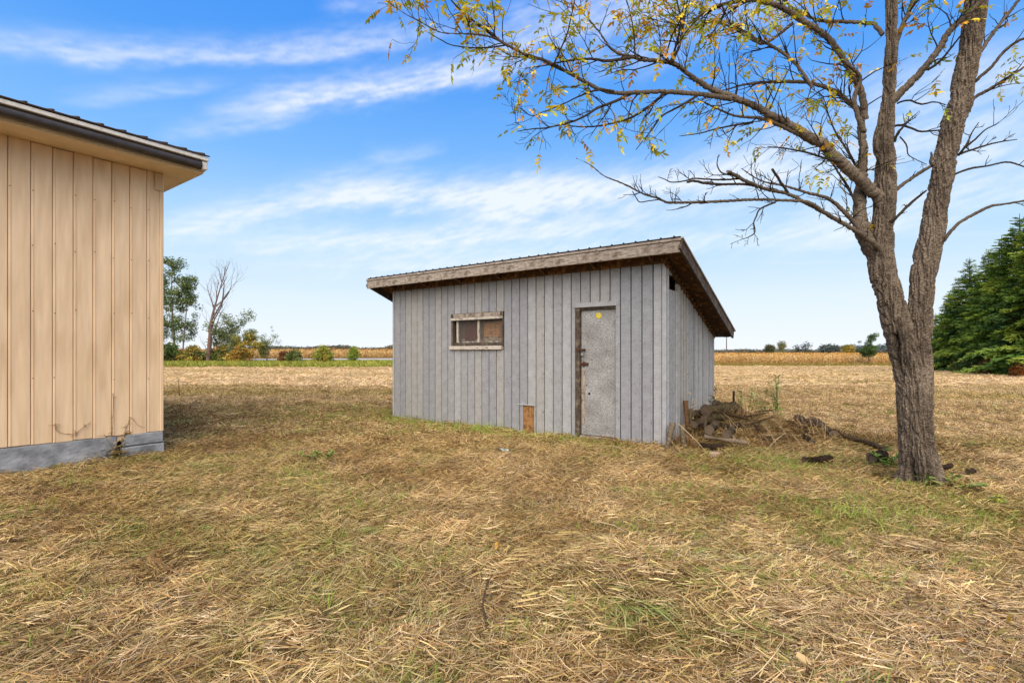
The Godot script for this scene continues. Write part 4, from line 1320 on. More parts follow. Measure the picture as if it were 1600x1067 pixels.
	limb(o, [-4.638, 4.389, 0.69, 0.008, -4.629, 4.482, 0.757, 0.007, -4.645, 4.584, 0.823, 0.005, -4.666, 4.705, 0.89, 0.004], 4.0, 0.12, 0.3, 0.35)
	# side limbs of the left stem
	limb(o, [-0.365, 4.857, -0.03, 0.029, -0.397, 4.976, -0.084, 0.026, -0.408, 5.046, -0.139, 0.024, -0.646, 5.102, -0.193, 0.024, -0.882, 5.145, -0.247, 0.022, -0.982, 5.216, -0.301, 0.019, -1.174, 5.371, -0.356, 0.013, -1.333, 5.596, -0.41, 0.01], 5.0, 0.25, 0.6, 0.34)
	limb(o, [-0.309, 4.07, -0.01, 0.051, -0.209, 4.188, 0.034, 0.047, -0.112, 4.291, 0.079, 0.044, -0.009, 4.419, 0.123, 0.04, 0.084, 4.571, 0.168, 0.039, 0.162, 4.735, 0.212, 0.036, 0.258, 4.835, 0.257, 0.035, 0.391, 4.966, 0.301, 0.029, 0.549, 5.167, 0.346, 0.024, 0.702, 5.462, 0.39, 0.016], 3.0, 0.25, 0.6, 0.22, 0.3, "", 0.3)
	limb(o, [-0.215, 4.733, -0.06, 0.037, -0.134, 4.885, -0.11, 0.031, -0.017, 5.103, -0.16, 0.029, 0.146, 5.42, -0.21, 0.029, 0.318, 5.896, -0.26, 0.023, 0.433, 6.454, -0.31, 0.014], 4.0, 0.25, 0.6, 0.32)
	limb(o, [-0.05, 4.341, 0.19, 0.016, 0.002, 4.38, 0.29, 0.013, 0.048, 4.481, 0.39, 0.01, 0.09, 4.582, 0.49, 0.007], 3.0, 0.15, 0.4, 0.2)
	limb(o, [-0.66, 3.725, 0.09, 0.034, -0.777, 4.061, 0.11, 0.026, -0.722, 4.291, 0.13, 0.023, -0.907, 4.452, 0.15, 0.017, -1.056, 4.611, 0.17, 0.012, -1.137, 4.769, 0.19, 0.009], 4.0, 0.2, 0.5, 0.22)
	# short dead wood between the two stems
	limb(o, [-0.252, 3.118, -0.03, 0.028, -0.216, 3.148, -0.013, 0.025, -0.095, 3.241, 0.005, 0.022, 0.017, 3.319, 0.022, 0.022, 0.129, 3.383, 0.04, 0.019], 1.0, 0.06, 0.15, 0.0)
	limb(o, [-0.356, 2.749, 0.09, 0.017, -0.338, 2.792, 0.14, 0.016, -0.24, 2.915, 0.19, 0.016, -0.185, 2.981, 0.24, 0.013, -0.138, 3.033, 0.29, 0.008], 3.0, 0.06, 0.15, 0.0)
	limb(o, [-0.267, 3.83, -0.01, 0.014, -0.207, 3.822, 0.04, 0.014, -0.12, 3.759, 0.09, 0.011, -0.078, 3.71, 0.14, 0.011, 0.086, 3.703, 0.19, 0.008], 4.0, 0.08, 0.25, 0.02)
	limb(o, [-0.253, 3.661, -0.01, 0.02, -0.267, 3.728, 0.065, 0.017, -0.256, 3.772, 0.14, 0.014, -0.239, 3.82, 0.215, 0.008, -0.212, 3.86, 0.29, 0.005], 3.0, 0.08, 0.25, 0.02)
	limb(o, [-0.149, 4.132, -0.11, 0.011, -0.078, 4.131, -0.035, 0.011, 0.003, 4.053, 0.04, 0.011, 0.08, 4.038, 0.115, 0.008, 0.14, 3.974, 0.19, 0.005], 4.0, 0.1, 0.3, 0.08)
	limb(o, [-0.189, 3.717, -0.01, 0.008, -0.177, 3.596, 0.065, 0.008, -0.215, 3.463, 0.14, 0.006, -0.192, 3.381, 0.215, 0.005, -0.138, 3.3, 0.29, 0.004], 2.0, 0.05, 0.1, 0.0)
	# right hand boughs, some dead
	limb(o, [0.502, 4.05, 0.09, 0.023, 0.619, 4.145, 0.023, 0.021, 0.814, 4.249, -0.043, 0.021, 1.077, 4.411, -0.11, 0.018, 1.338, 4.57, -0.177, 0.015, 1.699, 4.783, -0.243, 0.013, 2.066, 4.97, -0.31, 0.007], 2.0, 0.2, 0.5, 0.2)
	limb(o, [0.544, 4.271, 0.09, 0.023, 0.56, 4.297, 0.133, 0.02, 0.65, 4.39, 0.176, 0.02, 0.724, 4.508, 0.219, 0.019, 0.817, 4.59, 0.261, 0.019, 0.881, 4.611, 0.304, 0.016, 1.141, 4.704, 0.347, 0.011, 1.422, 4.873, 0.39, 0.006], 2.5, 0.2, 0.5, 0.24)
	limb(o, [0.571, 4.548, 0.09, 0.026, 0.68, 4.667, 0.04, 0.023, 0.811, 4.823, -0.01, 0.023, 0.965, 4.996, -0.06, 0.02, 1.149, 5.2, -0.11, 0.02, 1.336, 5.414, -0.16, 0.018, 1.663, 5.785, -0.21, 0.013], 3.0, 0.2, 0.5, 0.28)
	limb(o, [0.336, 3.469, 0.09, 0.016, 0.452, 3.519, 0.03, 0.013, 0.696, 3.606, -0.03, 0.012, 0.893, 3.672, -0.09, 0.01, 1.087, 3.725, -0.15, 0.008, 1.299, 3.771, -0.21, 0.005], 3.0, 0.08, 0.2, 0.0)
	limb(o, [0.364, 3.469, 0.09, 0.013, 0.38, 3.528, 0.15, 0.013, 0.441, 3.599, 0.21, 0.01, 0.487, 3.669, 0.27, 0.007, 0.537, 3.696, 0.33, 0.006, 0.519, 3.696, 0.39, 0.005], 4.0, 0.08, 0.25, 0.0)
	limb(o, [0.405, 3.524, 0.09, 0.013, 0.491, 3.62, 0.057, 0.01, 0.577, 3.753, 0.023, 0.008, 0.677, 3.872, -0.01, 0.005], 3.0, 0.08, 0.2, 0.0)
	limb(o, [0.295, 3.247, 0.09, 0.016, 0.328, 3.27, 0.123, 0.013, 0.435, 3.307, 0.157, 0.013, 0.582, 3.322, 0.19, 0.01, 0.767, 3.351, 0.223, 0.01, 0.902, 3.292, 0.257, 0.007, 1.035, 3.233, 0.29, 0.005], 2.0, 0.1, 0.25, 0.0)
	limb(o, [0.17, 2.514, 0.09, 0.026, 0.172, 2.563, 0.152, 0.023, 0.241, 2.691, 0.215, 0.02, 0.36, 2.783, 0.277, 0.02, 0.481, 2.853, 0.34, 0.017, 0.559, 2.855, 0.402, 0.014, 0.705, 2.87, 0.465, 0.012, 1.011, 2.903, 0.527, 0.009, 1.321, 2.979, 0.59, 0.004], 1.5, 0.08, 0.2, 0.0, 0.3, "dead bough curving out to the right", 0.4)
	limb(o, [0.06, 3.34, 0.14, 0.021, 0.012, 3.375, 0.157, 0.021, 0.011, 3.424, 0.173, 0.016, -0.009, 3.472, 0.19, 0.01], 0.0, 0.05, 0.1, 0.0)
	# low dead boughs on the left
	limb(o, [-0.346, 2.28, 0.04, 0.028, -0.504, 2.487, 0.085, 0.037, -0.763, 2.643, 0.13, 0.028, -1.066, 2.79, 0.175, 0.026, -1.223, 2.852, 0.22, 0.025, -1.37, 2.9, 0.265, 0.023, -1.596, 2.987, 0.31, 0.022, -1.831, 3.02, 0.355, 0.021, -2.05, 3.078, 0.4, 0.021, -2.213, 3.141, 0.445, 0.022, -2.303, 3.158, 0.49, 0.021], 3.0, 0.1, 0.35, 0.0, 0.4, "grey dead bough with a snapped end")
	limb(o, [-1.232, 2.82, 0.29, 0.023, -1.407, 2.896, 0.328, 0.02, -1.673, 2.905, 0.367, 0.017, -2.019, 2.9, 0.405, 0.018, -2.394, 2.869, 0.444, 0.017, -2.795, 2.846, 0.482, 0.017, -2.922, 2.841, 0.521, 0.015, -3.041, 2.874, 0.559, 0.014, -3.178, 2.901, 0.598, 0.012, -3.375, 2.983, 0.636, 0.01, -3.568, 3.045, 0.675, 0.008, -3.655, 3.093, 0.713, 0.007, -3.735, 3.135, 0.752, 0.005, -3.861, 3.175, 0.79, 0.004], 3.6, 0.1, 0.28, 0.0, 0.4, "long dead bough reaching left over the shed roof")
	limb(o, [-0.506, 2.499, -0.01, 0.026, -0.668, 2.696, 0.02, 0.032, -0.807, 2.836, 0.05, 0.029, -1, 2.987, 0.08, 0.023, -1.156, 3.034, 0.11, 0.021, -1.298, 3.052, 0.14, 0.018, -1.533, 3.111, 0.17, 0.015, -1.753, 3.142, 0.2, 0.012, -1.856, 3.16, 0.23, 0.01, -1.971, 3.21, 0.26, 0.008, -2.072, 3.26, 0.29, 0.006], 4.0, 0.1, 0.35, 0.0)
	limb(o, [-1.89, 3.051, 0.34, 0.018, -2.078, 3.061, 0.39, 0.015, -2.36, 3.045, 0.44, 0.015, -2.54, 3.042, 0.49, 0.015, -2.655, 3.045, 0.54, 0.015, -2.742, 3.016, 0.59, 0.012], 2.5, 0.08, 0.2, 0.0)
	limb(o, [-2.123, 3.12, 0.39, 0.012, -2.318, 3.098, 0.419, 0.011, -2.524, 3.095, 0.447, 0.01, -2.632, 3.092, 0.476, 0.009, -2.738, 3.057, 0.504, 0.008, -2.875, 3.035, 0.533, 0.007, -2.96, 3.057, 0.561, 0.005, -3.025, 3.067, 0.59, 0.004], 2.0, 0.06, 0.16, 0.0)
	limb(o, [-2.189, 3.153, 0.39, 0.009, -2.286, 3.19, 0.34, 0.009, -2.318, 3.273, 0.29, 0.008, -2.305, 3.345, 0.24, 0.006, -2.271, 3.431, 0.19, 0.004], 1.0, 0.05, 0.1, 0.0)
	limb(o, [-1.77, 2.878, 0.39, 0.012, -1.896, 2.825, 0.419, 0.01, -1.968, 2.778, 0.447, 0.009, -2.008, 2.706, 0.476, 0.009, -2.047, 2.635, 0.504, 0.008, -2.048, 2.539, 0.533, 0.007, -2.125, 2.482, 0.561, 0.005, -2.22, 2.45, 0.59, 0.003], 6.0, 0.06, 0.2, 0.0, -0.1)
	limb(o, [-1.639, 2.976, 0.39, 0.014, -1.722, 3.057, 0.423, 0.014, -1.792, 3.124, 0.457, 0.014, -1.854, 3.183, 0.49, 0.013], 0.0, 0.05, 0.1, 0.0)
	limb(o, [-2.99, 2.875, 0.49, 0.007, -3.099, 2.848, 0.54, 0.006, -3.207, 2.821, 0.59, 0.006, -3.257, 2.851, 0.64, 0.005, -3.306, 2.898, 0.69, 0.004], 1.0, 0.05, 0.1, 0.0)
	limb(o, [-0.868, 3.399, 0.09, 0.017, -1.112, 3.419, 0.15, 0.013, -1.339, 3.457, 0.21, 0.012, -1.521, 3.461, 0.27, 0.009, -1.653, 3.458, 0.33, 0.007, -1.849, 3.447, 0.39, 0.005], 7.0, 0.12, 0.35, 0.02, 0.2)
	limb(o, [-0.661, 2.957, -0.01, 0.017, -0.734, 3.184, -0.06, 0.015, -0.794, 3.343, -0.11, 0.012, -0.849, 3.49, -0.16, 0.009, -0.927, 3.611, -0.21, 0.006], 7.0, 0.12, 0.4, 0.1, 0.4)
	limb(o, [-0.542, 3.184, -0.06, 0.018, -0.629, 3.472, -0.11, 0.015, -0.704, 3.678, -0.16, 0.012, -0.773, 3.859, -0.21, 0.01, -0.815, 4.056, -0.26, 0.008, -0.829, 4.242, -0.31, 0.006], 8.0, 0.15, 0.45, 0.16, 0.5)
	# crown above the frame
	limb(o, [-0.309, 5.704, -0.01, 0.025, -0.48, 6.425, -0.277, 0.021, -0.762, 7.04, -0.543, 0.017, -1.084, 7.607, -0.81, 0.011], 5.0, 0.3, 0.7, 0.3)
	limb(o, [0.599, 5.419, 0.09, 0.031, 0.172, 5.779, 0.323, 0.022, -0.223, 6.091, 0.557, 0.015, -0.601, 6.297, 0.79, 0.007], 5.0, 0.3, 0.7, 0.3)
	limb(o, [0.654, 5.765, 0.09, 0.03, 1.166, 6.397, -0.077, 0.023, 1.772, 6.984, -0.243, 0.015, 2.327, 7.445, -0.41, 0.007], 5.0, 0.3, 0.7, 0.3)
	multi("foliage", compound_leaf(), leaf_xs, leaf_cs, o)
	print("leaves ", leaf_xs.size())

# ---------------------------------------------------------------- wood pile and small things
func log_piece(called: String, label: String, p0: Vector3, p1: Vector3, r: float, col: Color, group := "", taper := 0.9) -> void:
	var base := Vector3((p0.x + p1.x) * 0.5, minf(p0.y, p1.y) - r, (p0.z + p1.z) * 0.5)
	var o := thing(called, label, "log" if called != "fence_post" else "post", base, 0.0, group)
	var b := Buf.new()
	var u := smooth([p0 - base, (p0 + p1) * 0.5 - base + Vector3(R.randfn(), R.randfn(), R.randfn()) * r * 0.25, p1 - base], [r, r * 0.97, r * taper], maxf(0.02, r * 0.3))
	tube(b, u[0], u[1], 32, r * 0.26, col, false, 0.0, 0.7)
	part("bark", b, M.log, o)
	for e in 2:
		b = Buf.new()
		var d := (p0 - p1).normalized() * (1.0 if e == 0 else -1.0)
		disc(b, (p0 if e == 0 else p1) - base - d * 0.006, d, r * (0.97 if e == 0 else 0.97 * taper), 16)
		part("cut_end", b, M.log_end, o)

func wood_pile() -> void:
	R.seed = 55
	var grey := Color(0.105, 0.078, 0.055)
	var mossy := Color(0.10, 0.078, 0.045)
	var dark := Color(0.05, 0.036, 0.026)
	log_piece("log", "thick grey-green log on top of the heap at the shed corner", Vector3(3.106, 0.467, -8.15), Vector3(3.709, 0.486, -8.45), 0.115, mossy)
	log_piece("log", "slim round log lying across the back of the heap, highest of all", Vector3(3.458, 0.546, -8.7), Vector3(3.896, 0.415, -8.8), 0.06, grey)
	log_piece("log", "mossy log below the thick grey-green one, left side of the heap", Vector3(2.98, 0.31, -7.95), Vector3(3.414, 0.338, -8.2), 0.075, mossy)
	log_piece("log", "dark log sloping down the right shoulder of the heap", Vector3(3.742, 0.438, -8.5), Vector3(3.94, 0.276, -8.2), 0.075, Color(0.09, 0.07, 0.05))
	log_piece("log", "short dark log half buried in the middle of the heap", Vector3(3.28, 0.24, -7.95), Vector3(3.597, 0.237, -7.9), 0.07, dark)
	log_piece("log", "brown log poking out of hay behind the leaning stakes", Vector3(2.796, 0.291, -7.8), Vector3(3.097, 0.391, -8.1), 0.06, grey)
	log_piece("log", "dark rotting log resting on the pale block before the heap", Vector3(2.7, 0.078, -7.3), Vector3(2.998, 0.06, -7.2), 0.065, dark)
	log_piece("log", "grey log with its cut end facing out, left foot of the heap", Vector3(2.925, 0.251, -7.55), Vector3(3.26, 0.289, -8.1), 0.075, grey)
	log_piece("log", "second log end beside the left foot of the heap, to its right", Vector3(3.17, 0.183, -7.5), Vector3(3.464, 0.249, -8.1), 0.07, Color(0.11, 0.085, 0.06))
	log_piece("log", "mossy log lying crosswise under the thick top log", Vector3(3.159, 0.377, -8.05), Vector3(3.668, 0.31, -8.1), 0.07, mossy)
	log_piece("log", "crooked grey log on the right flank of the heap", Vector3(3.522, 0.283, -8), Vector3(3.935, 0.158, -7.9), 0.06, grey)
	log_piece("log", "dark log at the right foot of the heap, end towards the tree", Vector3(3.487, 0.131, -7.7), Vector3(3.907, 0.082, -7.65), 0.055, Color(0.075, 0.055, 0.04))
	log_piece("log", "thin pale branch wood lying along the front of the heap", Vector3(2.774, 0.189, -7.35), Vector3(3.379, 0.105, -7.3), 0.035, Color(0.26, 0.20, 0.14))
	log_piece("log", "round grey log behind the reddish board, against the wall", Vector3(2.923, 0.408, -8.3), Vector3(3.371, 0.426, -8.7), 0.08, grey)
	log_piece("fence_post", "weathered stake leaning on the shed corner, nearest the wall", Vector3(2.228, -0.02, -7.38), Vector3(2.396, 0.344, -7.56), 0.05, Color(0.22, 0.17, 0.12))
	log_piece("fence_post", "upright weathered stake next to the one on the shed corner", Vector3(2.511, -0.009, -7.42), Vector3(2.543, 0.32, -7.6), 0.055, Color(0.20, 0.16, 0.11))
	log_piece("fence_post", "reddish brown board end standing against the ribbed side wall", Vector3(2.757, 0.223, -8), Vector3(2.761, 0.636, -8.1), 0.045, Color(0.20, 0.11, 0.06))
	log_piece("fence_post", "thin dark stake standing up behind the top log", Vector3(3.808, 0.288, -8.75), Vector3(3.819, 0.74, -8.75), 0.022, Color(0.045, 0.03, 0.022))
	log_piece("log", "dark straight log in hay below the green weed", Vector3(4.626, 0.1, -8.612), Vector3(4.433, 0.07, -7.499), 0.06, dark)
	log_piece("log", "stubby grey log furthest back on the hay ridge", Vector3(5.422, 0.16, -9.665), Vector3(5.257, 0.15, -8.873), 0.07, grey)
	log_piece("log", "thick brown log on the hay ridge, left of the long thin pole", Vector3(5.376, 0.17, -9.054), Vector3(4.961, 0.14, -7.826), 0.08, Color(0.13, 0.095, 0.065))
	log_piece("log", "long thin fallen pole running from the hay ridge to the tree", Vector3(5.06, 0.13, -8.013), Vector3(5.219, 0.06, -7.009), 0.045, Color(0.11, 0.08, 0.055), "", 0.6)
	log_piece("log", "flat blackened log alone on the grass left of the tree", Vector3(3.672, 0.05, -6.388), Vector3(4.034, 0.05, -6.427), 0.055, Color(0.04, 0.026, 0.02))
	log_piece("log", "short black log end beside the tree trunk, left side", Vector3(4.462, 0.09, -6.312), Vector3(4.648, 0.12, -6.36), 0.08, Color(0.03, 0.022, 0.02))
	log_piece("log", "small black branch stub on the right side of the tree foot", Vector3(5.008, 0.06, -5.951), Vector3(5.231, 0.06, -6.053), 0.035, dark)
	log_piece("log", "tiny dark wood scrap in the grass right of the tree", Vector3(5.213, 0.04, -5.813), Vector3(5.297, 0.05, -5.833), 0.035, dark)
	for k in 16:
		var t := R.randf()
		var c := Vector2(lerpf(3.15, 4.9, t) + R.randfn() * 0.12, lerpf(-8.0, -8.1, t) + R.randfn() * 0.22)
		var a := Vector3(c.x, ground_h(c.x, c.y) + R.randf_range(0.02, 0.16), c.y)
		var d := Vector3(R.randfn(), R.randf_range(-0.15, 0.35), R.randfn() * 0.6).normalized() * R.randf_range(0.3, 0.75)
		var br := thing("dead_branch", "dark dead branch in the tangle over the right half of the heap", "branch", a, 0.0, "dead branches tangled on the heap")
		var bb := Buf.new()
		var rr := R.randf_range(0.010, 0.026)
		var sm := smooth([-d * 0.5, Vector3(R.randfn(), R.randfn(), R.randfn()) * 0.05, d * 0.5], [rr, rr * 0.85, rr * 0.4], 0.03)
		tube(bb, sm[0], sm[1], 8, rr * 0.2, Color(0.075, 0.05, 0.034) * R.randf_range(0.7, 1.6), true, 0.0, 0.4)
		tube(bb, [sm[0][3], sm[0][3] + Vector3(R.randfn(), 0.7, R.randfn()).normalized() * 0.16], [rr * 0.4, 0.003], 5, 0.0, Color(0.08, 0.055, 0.04), false)
		part("bark", bb, M.log, br)
	var o := thing("block", "pale brown brick block under the rotting log", "block", Vector3(2.789, -0.034, -6.95), 0.5)
	var b := Buf.new()
	bx(b, Vector3(-0.08, -0.03, -0.06), Vector3(0.08, 0.075, 0.06), 0.012)
	part("block_body", b, M.brick, o)
	# long dead stems thrown over the heap
	for q in [
		["pale dry stem leaning from the heap over the grass, front left", Vector3(2.42, 0.367, -7.4), Vector3(2.708, -0.023, -6.9)], ["pale dry stem on the right foot of the heap, pointing up", Vector3(3.613, 0.02, -7.218), Vector3(4.092, 0.205, -7.6)],
		["long straw-coloured stalk lying on the grass before the door", Vector3(1.483, 0.03, -7.511), Vector3(1.586, 0.02, -6.814)], ["bare twig lying in the hay left of the shed window", Vector3(0.695, 0.04, -4.095), Vector3(0.892, 0.03, -3.835)]]:
		var at: Vector3 = q[1]
		var s := thing("dry_stem", q[0], "stem", at)
		b = Buf.new()
		tube(b, [Vector3.ZERO, (q[2] - at) * 0.5 + Vector3(0, 0.02, 0), q[2] - at], [0.006, 0.005, 0.003], 5, 0.0, Color(0.5, 0.38, 0.22))
		part("stalk", b, M.stem, s)

func weed(label: String, at: Vector3, h: float, sd: int, n: int, ll: float, pal: Array, lean: Vector3, bush := 0.25) -> void:
	var o := thing("weed", label, "weed", Vector3(at.x, ground_h(at.x, at.z), at.z))
	R.seed = sd
	var b := Buf.new()
	var lv := Buf.new()
	for s in maxi(1, int(n / 26.0)):
		var top := Vector3(lean.x + R.randfn() * bush * 0.4, h * R.randf_range(0.8, 1.0), lean.z + R.randfn() * bush * 0.4)
		var root := Vector3(R.randfn() * 0.03, 0, R.randfn() * 0.03)
		tube(b, [root, root.lerp(top, 0.5) + Vector3(R.randfn() * 0.03, 0, R.randfn() * 0.03), top], [0.007, 0.005, 0.002], 5, 0.0, Color(0.16, 0.15, 0.06))
		for k in 26:
			var t := 0.12 + 0.88 * R.randf()
			var a := R.randf() * TAU
			var d := Vector3(cos(a), R.randf_range(0.1, 0.9), sin(a)).normalized()
			blade(lv, root.lerp(top, t), d, Vector3.UP, ll * R.randf_range(0.6, 1.2) * (1.15 - 0.5 * t), ll * 0.17, 0.0, ll * R.randf_range(0.0, 0.4), 0.0, tree_cols(pal), R.randfn() * 0.5)
	part("stem", b, M.stem, o)
	part("leaves", lv, M.blade, o, "stuff")

func field_stalk(label: String, at: Vector3, h: float, sd: int, group := "") -> void:
	var o := thing("dead_stalk", label, "stalk", Vector3(at.x, ground_h(at.x, at.z) - 0.02, at.z), 0.0, group)
	R.seed = sd
	var b := Buf.new()
	var top := Vector3(R.randfn() * 0.04 * h, h, R.randfn() * 0.04 * h)
	tube(b, [Vector3.ZERO, top * 0.5 + Vector3(R.randfn() * 0.02, 0, 0), top], [0.004 + h * 0.012, 0.003 + h * 0.01, 0.003], 5, 0.0, Color(0.10, 0.065, 0.045))
	for k in 3:
		var t := R.randf_range(0.5, 0.95)
		tube(b, [top * t, top * t + Vector3(R.randfn(), 0.8, R.randfn()).normalized() * h * 0.15], [0.005, 0.002], 4, 0.0, Color(0.10, 0.065, 0.045))
	part("stem", b, M.stem, o)

func litter() -> void:
	# torn paper in the grass before the shed
	var spots := [["crumpled white paper scrap in the grass, left of the door, nearest the wall", Vector3(-0.119, 0.05, -7.301), 0.10], ["grey-white scrap in the grass below the hen hatch, to its right", Vector3(0.375, 0.05, -6.924), 0.07], ["pale green paper scrap in the grass, furthest from the shed wall", Vector3(0.101, 0.05, -6.204), 0.07], ["small white scrap between two larger paper scraps", Vector3(0.063, 0.05, -7.203), 0.05]]
	R.seed = 8
	for s in spots:
		var o := thing("paper_scrap", s[0], "paper", Vector3(s[1].x, ground_h(s[1].x, s[1].z) + 0.012, s[1].z), R.randf() * TAU)
		var b := Buf.new()
		var g := []
		for i in 6:
			for j in 4: g.append(Vector3((i - 2.5) * 0.4 + R.randfn() * 0.08, R.randf() * 0.5, (j - 1.5) * 0.35 + R.randfn() * 0.08) * s[2])
		for i in 5:
			for j in 3:
				var q := [g[i * 4 + j], g[i * 4 + j + 1], g[i * 4 + j + 5], g[i * 4 + j + 4]]
				b.tri(q[0], q[1], q[2], (q[1] - q[0]).cross(q[2] - q[0]) * (1.0 if (q[1] - q[0]).cross(q[2] - q[0]).y > 0.0 else -1.0))
				b.tri(q[0], q[2], q[3], (q[2] - q[0]).cross(q[3] - q[0]) * (1.0 if (q[2] - q[0]).cross(q[3] - q[0]).y > 0.0 else -1.0))
		part("sheet", b, M.paper, o)
	# dropped leaves: the ones that can be picked out
	var leaf := Buf.new()
	blade(leaf, Vector3(-0.045, 0, 0), Vector3.RIGHT, Vector3.UP, 0.072, 0.026, 0.03, 0.03, 0.008, Color.WHITE, 0.5)
	var lm := leaf.mesh(M.leaf)
	var where := [Vector3(2.235, 0.05, -2.605), Vector3(1.31, 0.05, -2.255), Vector3(1.899, 0.05, -2.496), Vector3(2.626, 0.05, -2.676), Vector3(1.005, 0.05, -2.663), Vector3(2.295, 0.05, -3.354), Vector3(2.545, 0.05, -3.075), Vector3(2.521, 0.05, -4.749), Vector3(-0.751, 0.05, -2.574), Vector3(0.151, 0.06, -3.009), Vector3(-0.11, 0.05, -3.651), Vector3(2.075, 0.05, -2.462), Vector3(2.1, 0.05, -2.241), Vector3(1.793, 0.05, -2.592), Vector3(2.245, 0.05, -2.531)]
	var cols := [Color(0.72, 0.40, 0.04), Color(0.72, 0.52, 0.26), Color(0.62, 0.33, 0.03), Color(0.70, 0.42, 0.03), Color(0.45, 0.16, 0.04), Color(0.75, 0.36, 0.03), Color(0.45, 0.14, 0.04), Color(0.78, 0.46, 0.03), Color(0.70, 0.48, 0.05), Color(0.72, 0.36, 0.03), Color(0.66, 0.36, 0.04), Color(0.55, 0.30, 0.10), Color(0.60, 0.34, 0.08), Color(0.5, 0.26, 0.08), Color(0.5, 0.22, 0.05)]
	var names := ["bright yellow fallen leaf in the lower right hay, topmost of a loose row", "large pale fallen leaf at the very bottom of the picture, right half", "golden fallen leaf lying flat left of the bright yellow one", "orange fallen leaf closest to the right edge of the picture", "dark red-brown fallen leaf in the hay below the green patch", "small orange fallen leaf at the lower rim of the green grass patch", "dark red fallen leaf furthest right below the green patch", "orange fallen leaf on the grass between shed door and tree", "yellow fallen leaf in the left half of the foreground", "orange fallen leaf on the small hay mound", "orange fallen leaf left of the hay mound, nearer the shed", "brownish fallen leaf just under the bright yellow one", "tan fallen leaf in the bottom right corner", "brown fallen leaf lying left of the golden one", "rust-brown fallen leaf to the right of the bright yellow one"]
	for k in where.size():
		var p: Vector3 = where[k]
		var mm := mat((cols[k] as Color) * 0.75, 0.6)
		var o := MeshInstance3D.new()
		o.mesh = lm
		o.material_override = null
		o.set_surface_override_material(0, mm)
		o.position = Vector3(p.x, ground_h(p.x, p.z) + 0.04, p.z)
		o.rotation = Vector3(R.randfn() * 0.4, R.randf() * TAU, R.randfn() * 0.4)
		hang("fallen_leaf", o, self)
		tag(o, names[k], "leaf", "fallen leaves on the hay")
	# dead creeper on the footing of the barn
	var creepers := [["dead creeper curled on the tan wall, second panel seam from the frame edge", [Vector3(0.012, 0.52, 1.17), Vector3(0.014, 0.44, 1.16), Vector3(0.014, 0.385, 1.09), Vector3(0.014, 0.36, 0.99)]], ["small forked dead creeper low on the tan wall", [Vector3(0.014, 0.345, 0.98), Vector3(0.014, 0.41, 0.93), Vector3(0.014, 0.45, 0.88), Vector3(0.014, 0.50, 0.82)]], ["thin dead vine climbing the tan wall above the weedy gap", [Vector3(0.016, 0.2, 0.50), Vector3(0.016, 0.42, 0.42), Vector3(0.016, 0.52, 0.385), Vector3(0.016, 0.40, 0.30), Vector3(0.016, 0.36, 0.22)]], ["dark dead vine hanging down a seam of the tan wall", [Vector3(0.016, 0.86, 0.585), Vector3(0.017, 0.70, 0.58), Vector3(0.016, 0.5, 0.585), Vector3(0.016, 0.3, 0.59)]]]
	for c in creepers:
		var o := thing("dead_vine", c[0], "vine", BARN_AT, SHED_TURN)
		var b := Buf.new()
		var rs := []
		for k in c[1].size(): rs.append(0.0045 - 0.0008 * k)
		var u := smooth(c[1], rs, 0.02)
		tube(b, u[0], u[1], 5, 0.0, Color(0.30, 0.19, 0.11))
		for k in 7:
			var p: Vector3 = u[0][R.randi() % u[0].size()]
			var d := Vector3(0.1, R.randfn(), R.randfn()).normalized()
			tube(b, [p, p + d * R.randf_range(0.02, 0.07)], [0.003, 0.0015], 4, 0.0, Color(0.18, 0.11, 0.06))
		part("stem", b, M.stem, o)
	# weeds gone brown in the gap of the footing
	var bt := Transform3D(Basis(Vector3.UP, SHED_TURN), BARN_AT)
	weed("clump of dry brown weeds in the gap of the concrete footing", bt * Vector3(0.05, 0, 0.52), 0.42, 3, 130, 0.13, [Color(0.22, 0.13, 0.06), Color(0.36, 0.24, 0.11), Color(0.15, 0.13, 0.04)], Vector3.ZERO, 0.5)

# ---------------------------------------------------------------- far things
func corn_plant(sd: int) -> ArrayMesh:
	R.seed = sd
	var b := Buf.new()
	var h := 1.95
	for a in [0.0, 1.57]:
		blade(b, Vector3.ZERO, Vector3.UP, Vector3(cos(a), 0, sin(a)), h, 0.035, 0.0, 0.0, 0.0, Color(0.95, 0.85, 0.7))
	for k in 11:
		var y := 0.3 + k * 0.145
		var a := (k % 2) * PI + R.randfn() * 0.5
		var v := R.randf_range(0.65, 1.3)
		var d := Vector3(cos(a), R.randf_range(0.3, 1.2), sin(a)).normalized()
		blade(b, Vector3(0, y, 0), d, Vector3.UP, R.randf_range(0.4, 0.75), 0.075, 0.0, R.randf_range(0.2, 0.75), R.randfn() * 0.12, Color(v, v * 0.95, v * 0.85), R.randfn() * 0.4)
	for k in 4:
		blade(b, Vector3(0, h - 0.05, 0), Vector3(R.randfn() * 0.3, 1, R.randfn() * 0.3).normalized(), Vector3.RIGHT, 0.25, 0.02, 0.0, 0.0, 0.0, Color(1.0, 0.8, 0.5))
	for k in 1:
		blade(b, Vector3(0.03, 0.95, 0), Vector3(0.5, -0.8, 0).normalized(), Vector3.RIGHT, 0.26, 0.08, 0.0, 0.0, 0.0, Color(1.2, 1.1, 0.9))
	return b.mesh(M.blade)

